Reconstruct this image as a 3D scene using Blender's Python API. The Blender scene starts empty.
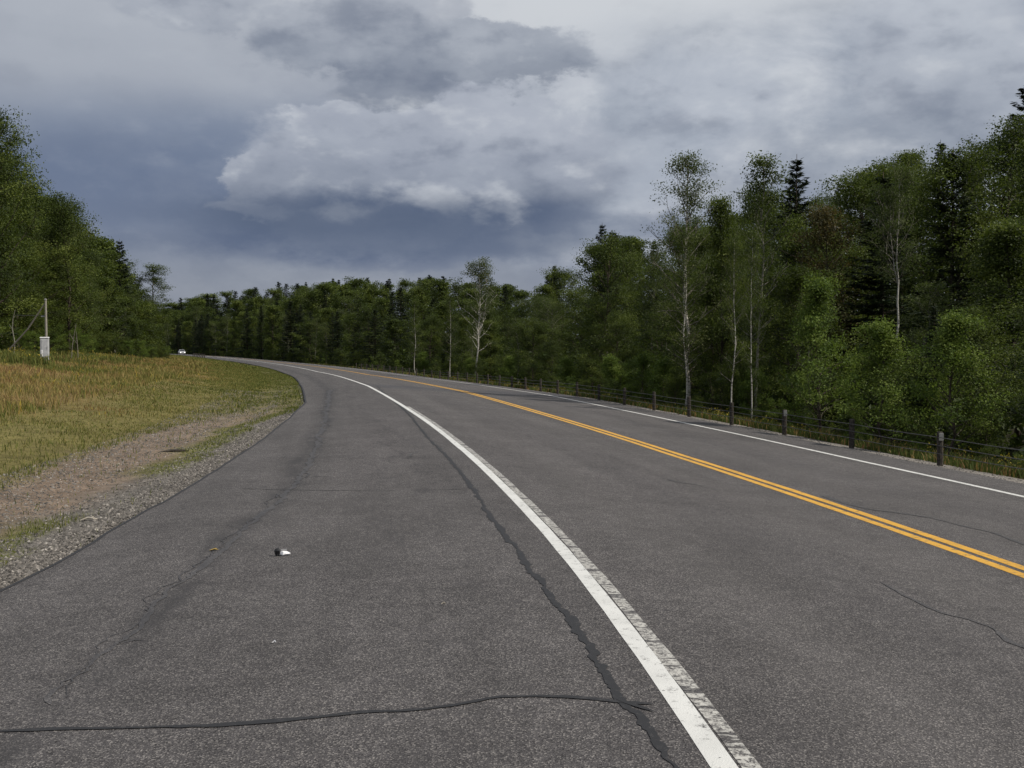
import bpy, math, random
import numpy as np
from math import radians as R

scene = bpy.context.scene
COL = scene.collection

# ------------------------------------------------------------------ camera
FPX = 1067.06
cam_d = bpy.data.cameras.new('camera')
cam = bpy.data.objects.new('camera', cam_d)
COL.objects.link(cam)
cam_d.sensor_width = 36.0
cam_d.lens = FPX * 36.0 / 1024.0
cam_d.clip_start = 0.05
cam_d.clip_end = 6000
cam.location = (0, 0, 1.6)
cam.rotation_euler = (R(90) - math.atan((384 - 348.915) / FPX), 0, 0)
scene.camera = cam
scene.render.resolution_x, scene.render.resolution_y = 1024, 768

# ------------------------------------------------------------------ sun
SUN_EL, SUN_AZ = 46.0, 104.0        # azimuth clockwise from the view direction (+Y)
sd = bpy.data.lights.new('sun', 'SUN')
sd.energy = 4.2
sd.angle = R(0.6)
sd.color = (1.0, 0.93, 0.82)
so = bpy.data.objects.new('sun', sd)
COL.objects.link(so)
so.rotation_euler = (R(90 - SUN_EL), 0, R(180 - SUN_AZ))
so.location = (60, -15, 60)

# ------------------------------------------------------------------ view
scene.view_settings.view_transform = 'Standard'
scene.view_settings.look = 'None'
scene.view_settings.exposure = 0.0
scene.view_settings.gamma = 1.0

# ------------------------------------------------------------------ node helpers
class NT:
    """small wrapper that writes node maths as python calls"""
    def __init__(self, tree):
        self.t = tree
    def n(self, typ, **kw):
        nd = self.t.nodes.new(typ)
        for k, v in kw.items():
            setattr(nd, k, v)
        return nd
    def put(self, sock, v):
        if isinstance(v, bpy.types.NodeSocket):
            self.t.links.new(v, sock)
        elif isinstance(v, (tuple, list)):
            v = tuple(v)
            if len(sock.default_value) == 4 and len(v) == 3:
                v = v + (1.0,)
            sock.default_value = v
        else:
            sock.default_value = v
    def m(self, op, a, b=0.0, c=0.0, clamp=False):
        nd = self.n('ShaderNodeMath', operation=op, use_clamp=clamp)
        self.put(nd.inputs[0], a); self.put(nd.inputs[1], b); self.put(nd.inputs[2], c)
        return nd.outputs[0]
    def add(self, a, b): return self.m('ADD', a, b)
    def sub(self, a, b): return self.m('SUBTRACT', a, b)
    def mul(self, a, b): return self.m('MULTIPLY', a, b)
    def smooth(self, x, lo, hi, a=0.0, b=1.0):
        nd = self.n('ShaderNodeMapRange', interpolation_type='SMOOTHSTEP')
        self.put(nd.inputs[0], x)
        for i, v in enumerate((lo, hi, a, b)):
            self.put(nd.inputs[i + 1], v)
        return nd.outputs[0]
    def lin(self, x, lo, hi, a=0.0, b=1.0):
        nd = self.n('ShaderNodeMapRange')
        self.put(nd.inputs[0], x)
        for i, v in enumerate((lo, hi, a, b)):
            self.put(nd.inputs[i + 1], v)
        return nd.outputs[0]
    def mix(self, f, a, b, mode='MIX'):
        nd = self.n('ShaderNodeMix', data_type='RGBA', blend_type=mode)
        self.put(nd.inputs[0], f); self.put(nd.inputs[6], a); self.put(nd.inputs[7], b)
        return nd.outputs[2]
    def noise(self, vec, scale, detail=4, rough=0.55, dist=0.0, out=0, dim='3D'):
        nd = self.n('ShaderNodeTexNoise', noise_dimensions=dim)
        self.put(nd.inputs['Vector'], vec)
        nd.inputs['Scale'].default_value = scale
        nd.inputs['Detail'].default_value = detail
        nd.inputs['Roughness'].default_value = rough
        nd.inputs['Distortion'].default_value = dist
        return nd.outputs[out]
    def ramp(self, f, stops, interp='LINEAR'):
        nd = self.n('ShaderNodeValToRGB')
        nd.color_ramp.interpolation = interp
        el = nd.color_ramp.elements
        while len(el) < len(stops):
            el.new(0.5)
        for e, (p, c) in zip(el, stops):
            e.position = p
            e.color = tuple(c) + (1.0,)
        self.put(nd.inputs[0], f)
        return nd.outputs[0]
    def vec(self, x, y, z):
        nd = self.n('ShaderNodeCombineXYZ')
        for i, v in enumerate((x, y, z)):
            self.put(nd.inputs[i], v)
        return nd.outputs[0]
    def xyz(self, v):
        nd = self.n('ShaderNodeSeparateXYZ')
        self.put(nd.inputs[0], v)
        return nd.outputs[0], nd.outputs[1], nd.outputs[2]


def srgb(r, g, b):
    f = lambda c: (c / 255 / 12.92) if c / 255 <= 0.04045 else ((c / 255 + 0.055) / 1.055) ** 2.4
    return (f(r), f(g), f(b))

# ------------------------------------------------------------------ world: Nishita sky behind a layered stormy cloud deck
world = bpy.data.worlds.new('World')
scene.world = world
world.use_nodes = True
wt = world.node_tree
wt.nodes.clear()
W = NT(wt)
tc = W.n('ShaderNodeTexCoord').outputs['Generated']
dx, dy, dz = W.xyz(tc)
DEG = 57.29578
az0 = W.mul(W.m('ARCTAN2', dx, dy), DEG)            # degrees, 0 = north (+Y), + to the east
el0 = W.mul(W.m('ARCSINE', dz), DEG)
# clouds flatten toward the horizon: noise is read on a vector squeezed vertically
nv = W.vec(dx, dy, W.mul(dz, 1.9))
def warp_of(scale, det, ka, ke, rough=.55):
    x_, y_, _ = W.xyz(W.noise(nv, scale, det, rough, out=1))
    return W.mul(W.sub(x_, 0.5), ka), W.mul(W.sub(y_, 0.5), ke)
wa, we = warp_of(4.2, 2, 7.0, 4.5)            # large lobes
wb, wc = warp_of(15., 7, 4.6, 3.6, .62)       # billows
azs, els = W.add(az0, wa), W.add(el0, we)
az, el = W.add(azs, wb), W.add(els, wc)

def ell(ca, ce, ra, re, soft, A=None, E=None):
    """1 inside an ellipse of the sky (degrees), fading over `soft` of its radius"""
    a = W.mul(W.sub(A or az, ca), 1.0 / ra)
    e = W.mul(W.sub(E or el, ce), 1.0 / re)
    d = W.m('SQRT', W.add(W.mul(a, a), W.mul(e, e)))
    return W.smooth(d, 1.0 + soft * .5, 1.0 - soft * .5)

def blend(c, f, col, k=1.0):
    return W.mix(W.mul(f, k) if k != 1.0 else f, c, col)

fine = W.noise(nv, 12.0, 7, 0.6)
mid = W.noise(nv, 4.2, 6, 0.55)
lum = W.noise(nv, 7.0, 8, 0.60, 0.3)

nish = W.n('ShaderNodeTexSky', sky_type='NISHITA')
nish.sun_disc = False
nish.sun_elevation = R(SUN_EL)
nish.sun_rotation = R(SUN_AZ)
nish.air_density = 1.0
nish.dust_density = 1.5
clear = W.mix(1.0, nish.outputs[0], (0.075, 0.075, 0.075), 'MULTIPLY')

def sk(r, g, b): return srgb(r + 1, g + 2, b - 1)
# high veil: brightness by elevation
veil = W.ramp(W.lin(el0, -2, 60), [(0.0, sk(124, 130, 148)), (0.08, sk(136, 141, 157)), (0.13, sk(118, 126, 148)),
      (0.175, sk(112, 123, 148)), (0.215, sk(132, 141, 162)), (0.25, sk(156, 161, 176)), (0.30, sk(172, 176, 188)), (0.6, sk(186, 190, 199)), (1.0, sk(180, 186, 198))])
sky = W.mix(0.95, clear, veil)
# pale glow high up toward the sun side
sky = blend(sky, ell(7, 18.5, 15, 4.5, 1.3, azs, els), sk(200, 203, 211), 0.88)
sky = blend(sky, ell(-23, 15.0, 10, 2.4, 1.7, azs, els), sk(164, 169, 182), 0.6)
sky = blend(sky, ell(-20, 8.6, 8, 3.2, 1.5, azs, els), sk(101, 113, 141), 0.7)
# the broad right-hand cloud field, mottled
mott = W.ramp(lum, [(0.30, sk(134, 142, 160)), (0.45, sk(156, 163, 179)), (0.56, sk(177, 182, 195)), (0.68, sk(200, 203, 212))])
sky = W.mix(W.mul(ell(17, 9, 19, 8.0, 0.5, azs, els), 0.9), sky, mott)
sky = W.mix(W.mul(ell(22.3, 14.5, 4.6, 4.4, 0.25), 0.85), sky, W.ramp(W.add(W.mul(W.lin(el, 6, 19), 0.75), W.mul(fine, .35)), [(0.25, sk(142, 149, 166)), (0.9, sk(182, 187, 200))]))
sky = blend(sky, ell(27.5, 17.5, 2.2, 3.0, .8, azs, els), sk(128, 136, 157), 0.7)
sky = blend(sky, ell(18, 11.0, 5.0, 1.8, 1.2), sk(132, 140, 158), 0.6)
sky = blend(sky, ell(13, 8.3, 5.0, 1.5, 1.2), sk(122, 130, 150), 0.6)
sky = blend(sky, ell(10, 13.2, 4.0, 1.8, 1.2), sk(172, 178, 193), 0.5)
sky = blend(sky, ell(7, 9.8, 2.8, 1.8, .7), sk(170, 176, 191), 0.55)
# big central cumulus: lit billows above, dark blue base
bodyf = W.m('MAXIMUM', ell(-3.5, 9.8, 10.0, 3.7, 0.16), ell(-11.6, 8.9, 4.0, 2.0, 0.14))
bodyf = W.m('MAXIMUM', bodyf, ell(-8.5, 11.2, 3.4, 1.8, 0.15))
body = W.ramp(W.add(W.lin(el, 5.2, 13, 0.0, 0.66), W.mul(lum, 0.55)), [(0.20, sk(100, 110, 134)), (0.46, sk(132, 139, 157)), (0.68, sk(150, 156, 173)), (0.9, sk(168, 173, 188))])
sky = W.mix(W.mul(bodyf, 0.92), sky, body)
sky = blend(sky, ell(-5.5, 6.9, 8.8, 1.3, .9, W.add(azs, W.mul(wb, .5)), W.add(el0, W.add(W.mul(we, .25), W.mul(wc, .4)))), sk(82, 94, 122), 0.92)
sky = blend(sky, ell(-10, 5.5, 8.4, 1.0, .9, W.add(azs, W.mul(wb, .5)), W.add(el0, W.add(W.mul(we, .2), W.mul(wc, .3)))), sk(88, 100, 128), 0.85)
sky = blend(sky, ell(-14.0, 7.5, 2.2, 0.5, 0.8), sk(148, 154, 171), 0.7)
sky = blend(sky, ell(-3, 5.0, 5.0, 0.6, 1.2), sk(104, 114, 139), 0.5)
sky = blend(sky, ell(10, 6.3, 6.0, .9, 1.2), sk(96, 107, 133), 0.7)
# grey upper bank with bright puffs above it
top = W.ramp(W.add(W.lin(el, 12.0, 18, 0.0, 0.62), W.mul(fine, 0.5)), [(0.15, sk(122, 129, 147)), (0.5, sk(136, 143, 160)), (0.9, sk(164, 169, 183))])
topf = W.m('MAXIMUM', ell(-7.8, 16.4, 6.0, 2.3, 0.22), ell(-1.2, 15.0, 5.8, 1.8, 0.22))
topf = W.m('MAXIMUM', topf, ell(-17.0, 18.0, 4.2, 1.5, 0.4))
topf = W.m('MAXIMUM', topf, ell(-6.6, 13.6, 3.4, 1.0, 0.35))
sky = W.mix(W.mul(topf, 0.88), sky, top)
sky = blend(sky, ell(-3.4, 17.4, 1.5, 0.8, 0.7), sk(166, 170, 183), 0.7)
sky = blend(sky, ell(2.9, 13.3, 1.1, 0.45, 0.9), sk(184, 188, 200), 0.6)
sky = W.mix(W.mul(W.smooth(fine, 0.42, 0.66, 0.0, 0.15), W.smooth(az0, -22.0, -8.0, .25, 1.0)), sky, sk(192, 197, 208))
sky = W.mix(W.smooth(mid, 0.50, 0.34, 0.0, 0.16), sky, sk(92, 102, 128))
# relief: each billow is brighter on its sunward (upper right) side and darker on the other
nvo = W.n('ShaderNodeVectorMath', operation='ADD'); W.put(nvo.inputs[0], nv); nvo.inputs[1].default_value = (.020, -.004, .034)
def relief(scale, det, rough, k_):
    return W.mul(W.sub(W.noise(nv, scale, det, rough), W.noise(nvo.outputs[0], scale, det, rough)), k_)
rel = W.add(relief(7.0, 6, .55, 3.6), relief(17.0, 5, .55, 1.3))
cm = W.m('MAXIMUM', W.m('MAXIMUM', bodyf, topf), W.m('MAXIMUM', W.mul(ell(17, 9, 19, 8.0, 0.5, azs, els), .8), .16))
sky = W.mix(W.mul(W.smooth(rel, 0.02, 0.75, 0.0, 0.5), cm), sky, sk(206, 209, 217))
sky = W.mix(W.mul(W.smooth(rel, -0.02, -0.75, 0.0, 0.45), cm), sky, sk(92, 102, 126))
low = (W.add(azs, W.mul(wb, .5)), W.add(el0, W.add(W.mul(we, .2), W.mul(wc, .35))))
sky = blend(sky, ell(-8.5, 7.0, 9.0, 1.15, 1.0, *low), sk(84, 96, 122), 0.72)
sky = blend(sky, ell(-3.0, 5.7, 8.0, .8, 1.0, *low), sk(92, 103, 128), 0.6)
bg = W.n('ShaderNodeBackground')
W.put(bg.inputs[0], sky)
bg.inputs[1].default_value = 1.05
wo = W.n('ShaderNodeOutputWorld')
wt.links.new(bg.outputs[0], wo.inputs[0])

# ------------------------------------------------------------------ the road's course (an arc-length curve) and the lie of the land
KS = [0, 5, 9, 13, 18, 24, 32, 45, 65, 95, 150, 250, 310, 400.]
KV = [.01127, .00871, .00367, .00475, .00369, .00123, .00125, .00039, .00203, .00147, .00022, .0001, .0012, .0034]
S = np.arange(-6 - 12, 470, .5)
_k = np.interp(S, KS, KV)
i0 = int(np.argmin(abs(S + 6)))
TH = np.concatenate([[0], np.cumsum(_k[:-1] * .5)])
TH = .00661 - (TH - TH[i0])
TH = np.where(S < -6, .00661, TH)
_cx = np.concatenate([[0], np.cumsum(np.sin(TH[:-1]) * .5)]); _cy = np.concatenate([[0], np.cumsum(np.cos(TH[:-1]) * .5)])
CX = _cx - _cx[i0] + 1.0841; CY = _cy - _cy[i0] - 3.0
L1, L2 = 3.79, 3.515
UR = L1 + L2                      # far edge line
PAVR = UR + 1.15                  # far edge of the asphalt

def wleft(s): return np.interp(s, [5, 30, 80], [4.2, 2.66, 2.6])
def prof(u):
    u = np.asarray(u, float)
    return np.where(u < 0, .0297 * u, np.where(u < L1, -.0653 * u, -.0653 * L1 - .0513 * (u - L1)))
def zs(s): return np.interp(s, [0, 15, 40, 80, 150, 300], [0, 0, .122, -.14, -.057, .049])
def rp(s, u, dz=0.0):
    t = np.interp(s, S, TH); x = np.interp(s, S, CX); y = np.interp(s, S, CY)
    return x + u * np.cos(t), y - u * np.sin(t), prof(u) + zs(s) + dz
def to_su(X, Y):
    X = np.atleast_1d(np.asarray(X, float)); Y = np.atleast_1d(np.asarray(Y, float))
    s_ = np.empty(X.shape); u_ = np.empty(X.shape)
    for a in range(0, len(X), 4000):
        x, y = X[a:a + 4000], Y[a:a + 4000]
        i = ((x[:, None] - CX[None]) ** 2 + (y[:, None] - CY[None]) ** 2).argmin(1)
        ddx, ddy = x - CX[i], y - CY[i]
        s_[a:a + 4000] = S[i] + ddx * np.sin(TH[i]) + ddy * np.cos(TH[i])
        u_[a:a + 4000] = ddx * np.cos(TH[i]) - ddy * np.sin(TH[i])
    return s_, u_
def vn(x, y, sc, seed=0):
    """cheap smooth value noise 0..1"""
    x = np.asarray(x, float) * sc; y = np.asarray(y, float) * sc
    xi, yi = np.floor(x), np.floor(y); fx, fy = x - xi, y - yi
    fx = fx * fx * (3 - 2 * fx); fy = fy * fy * (3 - 2 * fy)
    def h(a, b):
        v = np.sin(a * 127.1 + b * 311.7 + seed * 74.7) * 43758.5453
        return v - np.floor(v)
    return (h(xi, yi) * (1 - fx) + h(xi + 1, yi) * fx) * (1 - fy) + (h(xi, yi + 1) * (1 - fx) + h(xi + 1, yi + 1) * fx) * fy
def ground(X, Y, su=None):
    s, u = to_su(X, Y) if su is None else su
    X = np.atleast_1d(X); Y = np.atleast_1d(Y)
    w = wleft(s)
    t = -(u + w)                                        # metres out past the left edge of the asphalt
    fade = np.interp(s, [0, 10, 90, 140, 300], [.5, 1, 1, .62, .7])
    zl = -.0297 * w - .045 - .06 * np.clip(t, 0, 1.2) + fade * np.interp(t, [1.2, 3, 8, 14, 24, 60, 200], [0, .12, .62, 1.3, 1.9, 3, 4])
    v = u - PAVR
    g = np.interp(s, [0, 60, 110, 160, 330, 470], [1, 1, .62, .45, .7, .9])
    zr = float(prof(PAVR)) - .03 - np.interp(v, [0, .8, 5, 8], [0, .07, .75, .8]) + g * np.interp(v, [8, 14, 26, 50, 90, 300], [0, .5, 3.6, 9, 10.5, 9])
    inner = np.minimum(u + w, PAVR - u)
    zi = prof(u) - .05 - np.clip(inner, 0, 1.2) * .35
    z = np.where(t > 0, zl, np.where(v > 0, zr, zi)) + zs(s)
    bump = (vn(X, Y, .35, 1) - .5) * .16 + (vn(X, Y, 1.4, 2) - .5) * .05
    amp = np.clip(np.maximum(t - 1.5, v - 1.2) / 4, 0, 1)
    far = np.clip((s - 462) / 8, 0, 1) * np.interp(Y, [400, 520, 900], [0, 2, 6])
    return z + bump * amp + far
def gz(x, y): return float(ground(np.array([x]), np.array([y]))[0])

# ------------------------------------------------------------------ object helpers
def link(o, parent=None):
    COL.objects.link(o)
    if parent: o.parent = parent
    return o
def mesh_np(name, V, F, mat, parent=None, smooth=False, face_attr=None, col_attr=None, uv=None, k=4):
    """fast mesh: V (n,3), F (m,k)"""
    V = np.asarray(V, np.float32); F = np.asarray(F, np.int32)
    me = bpy.data.meshes.new(name)
    me.vertices.add(len(V)); me.vertices.foreach_set('co', V.ravel())
    me.loops.add(F.size); me.loops.foreach_set('vertex_index', F.ravel())
    me.polygons.add(len(F))
    me.polygons.foreach_set('loop_start', np.arange(0, F.size, F.shape[1], dtype=np.int32))
    me.polygons.foreach_set('loop_total', np.full(len(F), F.shape[1], np.int32))
    me.polygons.foreach_set('use_smooth', np.full(len(F), bool(smooth)))
    me.update(calc_edges=True)
    if face_attr is not None:
        a = me.attributes.new('tint', 'FLOAT', 'FACE'); a.data.foreach_set('value', np.asarray(face_attr, np.float32))
    if col_attr is not None:
        a = me.attributes.new('zone', 'FLOAT_COLOR', 'POINT')
        c = np.ones((len(V), 4), np.float32); c[:, :3] = col_attr; a.data.foreach_set('color', c.ravel())
    if uv is not None:
        l = me.uv_layers.new(name='su'); l.data.foreach_set('uv', np.asarray(uv, np.float32)[F.ravel()].ravel())
    if mat: me.materials.append(mat)
    return link(bpy.data.objects.new(name, me), parent)
class MB:
    """collects simple shapes into one mesh"""
    def __init__(self): self.v = []; self.f = []; self.sm = []
    def box(self, c, s, rz=0, taper=1.0, bev=0.0):
        x, y, z = [q / 2 for q in s]; n = len(self.v)
        ca, sa = math.cos(rz), math.sin(rz)
        if bev > 0:
            pts = []
            for zz, k in ((-z, 1), (-z + bev, 0), (z - bev, 0), (z, 1)):
                tt = taper if zz > 0 else 1
                X = x * tt - (bev if k else 0); Y = y * tt - (bev if k else 0)
                ring = [(-X + bev, -Y), (X - bev, -Y), (X, -Y + bev), (X, Y - bev), (X - bev, Y), (-X + bev, Y), (-X, Y - bev), (-X, -Y + bev)]
                pts += [(a, b, zz) for a, b in ring]
            self.v += [(c[0] + a * ca - b * sa, c[1] + a * sa + b * ca, c[2] + d) for a, b, d in pts]
            for r in range(3):
                for i in range(8):
                    j = (i + 1) % 8
                    self.f.append((n + r * 8 + i, n + r * 8 + j, n + r * 8 + 8 + j, n + r * 8 + 8 + i))
            self.f.append(tuple(n + i for i in range(7, -1, -1))); self.f.append(tuple(n + 24 + i for i in range(8)))
            return self
        for dz_ in (-1, 1):
            t = taper if dz_ > 0 else 1
            for a, b in ((-x * t, -y * t), (x * t, -y * t), (x * t, y * t), (-x * t, y * t)):
                self.v.append((c[0] + a * ca - b * sa, c[1] + a * sa + b * ca, c[2] + dz_ * z))
        for q in ((3, 2, 1, 0), (4, 5, 6, 7), (0, 1, 5, 4), (1, 2, 6, 5), (2, 3, 7, 6), (3, 0, 4, 7)):
            self.f.append(tuple(n + i for i in q))
        return self
    def tube(self, pts, radii, n=8, cap=True):
        pts = [np.array(p, float) for p in pts]
        if not hasattr(radii, '__len__'): radii = [radii] * len(pts)
        b = len(self.v)
        for i, p in enumerate(pts):
            d = pts[min(i + 1, len(pts) - 1)] - pts[max(i - 1, 0)]
            d /= (np.linalg.norm(d) + 1e-9)
            r = np.array([0, 0, 1.]) if abs(d[2]) < .9 else np.array([1., 0, 0])
            a = np.cross(d, r); a /= np.linalg.norm(a); c = np.cross(d, a)
            for k in range(n):
                an = 2 * math.pi * k / n
                self.v.append(tuple(p + radii[i] * (a * math.cos(an) + c * math.sin(an))))
        for i in range(len(pts) - 1):
            for k in range(n):
                j = (k + 1) % n
                self.f.append((b + i * n + k, b + i * n + j, b + i * n + n + j, b + i * n + n + k))
        if cap:
            self.f.append(tuple(b + k for k in range(n - 1, -1, -1)))
            self.f.append(tuple(b + (len(pts) - 1) * n + k for k in range(n)))
        return self
    def loft(self, rings, cap=True):
        """rings: lists of equal-length point loops"""
        b = len(self.v); n = len(rings[0])
        for r in rings: self.v += [tuple(p) for p in r]
        for i in range(len(rings) - 1):
            for k in range(n):
                j = (k + 1) % n
                self.f.append((b + i * n + k, b + i * n + j, b + i * n + n + j, b + i * n + n + k))
        if cap:
            self.f.append(tuple(b + k for k in range(n - 1, -1, -1)))
            self.f.append(tuple(b + (len(rings) - 1) * n + k for k in range(n)))
        return self
    def build(self, name, mat, parent=None, smooth=False):
        me = bpy.data.meshes.new(name)
        me.from_pydata(self.v, [], self.f)
        me.update()
        if smooth: me.polygons.foreach_set('use_smooth', [len(f) <= 4 for f in self.f])
        me.materials.append(mat)
        return link(bpy.data.objects.new(name, me), parent)
def empty(name, loc, rz=0, label=None, cat=None, group=None):
    o = bpy.data.objects.new(name, None); o.empty_display_size = .3
    o.location = loc; o.rotation_euler = (0, 0, rz)
    link(o)
    return tag(o, label, cat, group)
def tag(o, label=None, cat=None, group=None, kind=None):
    for k, v in (('label', label), ('category', cat), ('group', group), ('kind', kind)):
        if v: o[k] = v
    return o

# ------------------------------------------------------------------ materials
def newmat(name):
    m = bpy.data.materials.new(name); m.use_nodes = True
    m.node_tree.nodes.clear()
    return m, NT(m.node_tree)
def finish(m, T, bsdf_out, disp=None):
    o = T.n('ShaderNodeOutputMaterial'); m.node_tree.links.new(bsdf_out, o.inputs[0])
    return m
def princ(T, col, rough=.8, spec=.3, bump=None, bstr=.3, bdist=.01, metal=0.0):
    p = T.n('ShaderNodeBsdfPrincipled')
    T.put(p.inputs['Base Color'], col); T.put(p.inputs['Roughness'], rough)
    p.inputs['Specular IOR Level'].default_value = spec
    p.inputs['Metallic'].default_value = metal
    if bump is not None:
        b = T.n('ShaderNodeBump'); b.inputs['Strength'].default_value = bstr; b.inputs['Distance'].default_value = bdist
        T.put(b.inputs['Height'], bump); T.t.links.new(b.outputs[0], p.inputs['Normal'])
    return p.outputs[0]
def simple(name, c1, c2, scale=20, rough=.7, spec=.3, metal=0.0, bstr=.2):
    m, T = newmat(name)
    v = T.n('ShaderNodeTexCoord').outputs['Object']
    n = T.noise(v, scale, 5, .6)
    return finish(m, T, princ(T, T.mix(T.smooth(n, .3, .7), c1, c2), rough, spec, n, bstr, .004, metal))

def asphalt_colour(T):
    v = T.n('ShaderNodeTexCoord').outputs['Object']
    uvn = T.n('ShaderNodeUVMap'); uvn.uv_map = 'su'
    u, s, _ = T.xyz(uvn.outputs[0])
    base = (0.069, 0.0645, 0.066)
    # aggregate: pale and dark stones
    vo = T.n('ShaderNodeTexVoronoi'); T.put(vo.inputs['Vector'], v); vo.inputs['Scale'].default_value = 150
    r, g, b = T.xyz(vo.outputs['Color'])
    n1 = T.noise(v, 60, 3, .7)
    c = T.mix(T.smooth(r, .66, .95), base, (0.20, 0.187, 0.178))
    c = T.mix(T.smooth(g, .42, .05), c, (0.028, 0.026, 0.027))
    c = T.mix(T.smooth(n1, .56, .72, 0, .5), c, (0.045, 0.042, 0.042))
    n2 = T.noise(v, 7, 5, .65); n3 = T.noise(v, .8, 4, .6)
    st = T.noise(T.vec(T.mul(u, 1.6), T.mul(s, .12), 0.0), 1.0, 5, .6)      # streaks that run along the lanes
    fcr = T.smooth(n2, .25, .75, .84, 1.14)
    c = T.mix(1.0, c, T.vec(fcr, fcr, fcr), 'MULTIPLY')
    f3 = T.smooth(n3, .25, .75, .88, 1.12); c = T.mix(1.0, c, T.vec(f3, f3, f3), 'MULTIPLY')
    f4 = T.smooth(st, .3, .7, .90, 1.12); c = T.mix(1.0, c, T.vec(f4, f4, f4), 'MULTIPLY')
    # polished wheel tracks in the lanes, darker rubber/oil streak down the shoulder
    def gauss(x, c0, wd):
        d = T.m('DIVIDE', T.sub(x, c0), wd); return T.m('EXPONENT', T.mul(T.mul(d, d), -1.0))
    wob = T.mul(T.sub(T.noise(T.vec(0.0, T.mul(s, .25), 3.0), 1.0, 3, .6), .5), .7)
    us = T.add(u, wob)
    shoulder = T.mul(gauss(T.sub(us, T.lin(s, 2, 38, -2.95, -1.7)), 0.0, T.lin(s, 2, 40, .11, .27)), T.smooth(T.noise(T.vec(T.mul(u, 4), T.mul(s, 1.1), 1.0), 1.0, 6, .7), .38, .60, 0.1, .72))
    c = T.mix(shoulder, c, (0.035, 0.034, 0.036))
    sh2 = T.mul(gauss(us, -1.1, .35), T.smooth(T.noise(T.vec(T.mul(u, 3), T.mul(s, .6), 7.0), 1.0, 5, .65), .50, .66, 0, .6))
    c = T.mix(sh2, c, (0.04, 0.038, 0.04))
    trk = T.add(T.add(gauss(u, .95, .35), gauss(u, 2.8, .35)), T.add(gauss(u, 4.8, .35), gauss(u, 6.6, .35)))
    c = T.mix(T.mul(trk, .10), c, (0.15, 0.14, 0.135))
    mid = T.add(gauss(u, 1.9, .3), gauss(u, 5.6, .3))
    c = T.mix(T.mul(mid, .14), c, (0.055, 0.052, 0.055))
    # darker, bluish band right across both lanes further on
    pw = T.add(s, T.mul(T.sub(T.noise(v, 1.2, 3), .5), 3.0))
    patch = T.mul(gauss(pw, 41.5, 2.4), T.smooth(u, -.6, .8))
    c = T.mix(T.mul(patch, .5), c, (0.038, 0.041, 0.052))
    hgt = T.add(vo.outputs['Distance'], T.mul(n1, .5))
    return c, hgt, v, u, s
def mat_asphalt():
    m, T = newmat('asphalt')
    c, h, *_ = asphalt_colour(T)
    return finish(m, T, princ(T, c, .86, .25, h, .55, .006))
def mat_paint(name, col, wear_lo, wear_hi, wscale=14, extra=None):
    m, T = newmat(name)
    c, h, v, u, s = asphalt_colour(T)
    n = T.noise(v, wscale, 6, .72)
    n2 = T.noise(v, 90, 3, .7)
    f = T.smooth(T.add(T.mul(n, .7), T.mul(n2, .3)), wear_lo, wear_hi)
    if extra == 'old':       # cracked transverse gaps in the old stripe
        g = T.noise(T.vec(T.mul(u, .9), T.mul(s, 4.2), 0.0), 1.0, 4, .8)
        f = T.mul(f, T.smooth(g, .42, .48))
    d = T.mix(T.smooth(T.noise(v, 3, 4), .3, .7), tuple(x * .88 for x in col), col)
    return finish(m, T, princ(T, T.mix(f, c, d), .62, .3, h, .3, .004))
def mat_crack(name, col, alpha):
    m, T = newmat(name)
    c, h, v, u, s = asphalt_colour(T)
    n = T.noise(v, 22, 5, .7)
    return finish(m, T, princ(T, T.mix(T.smooth(n, .36, .6, alpha * .65, alpha), c, col), .7, .35, h, .2, .003))

M = {}
M['asphalt'] = mat_asphalt()
M['white'] = mat_paint('white_paint', (0.62, 0.62, 0.60), .34, .47)
M['white_far'] = mat_paint('thin_white_paint', (0.60, 0.60, 0.58), .36, .48)
M['old'] = mat_paint('worn_white_paint', (0.46, 0.45, 0.42), .42, .56, 26, 'old')
M['yellow'] = mat_paint('yellow_paint', (0.60, 0.325, 0.04), .35, .49)
M['crack'] = mat_crack('tar_sealant', (0.020, 0.020, 0.022), 1.25)
M['crack_f'] = mat_crack('faint_tar', (0.03, 0.03, 0.034), .62)
M['smear'] = mat_crack('old_stain', (0.035, 0.034, 0.037), .45)
M['joint'] = mat_crack('dark_joint', (0.03, 0.028, 0.028), .85)  # dark tone of the transverse pavement joints

def mat_ground():
    m, T = newmat('soil_and_turf')
    v = T.n('ShaderNodeTexCoord').outputs['Object']
    a = T.n('ShaderNodeAttribute'); a.attribute_name = 'zone'
    n1 = T.noise(v, 35, 5, .7); n2 = T.noise(v, 4, 5, .65); n3 = T.noise(v, .6, 4, .6)
    c = a.outputs['Color']
    for n, lo, hi in ((n1, .55, 1.5), (n2, .70, 1.32), (n3, .85, 1.18)):
        f = T.smooth(n, .25, .75, lo, hi); c = T.mix(1.0, c, T.vec(f, f, f), 'MULTIPLY')
    return finish(m, T, princ(T, c, .95, .1, T.add(n1, n2), .7, .03))
M['ground'] = mat_ground()

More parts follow.
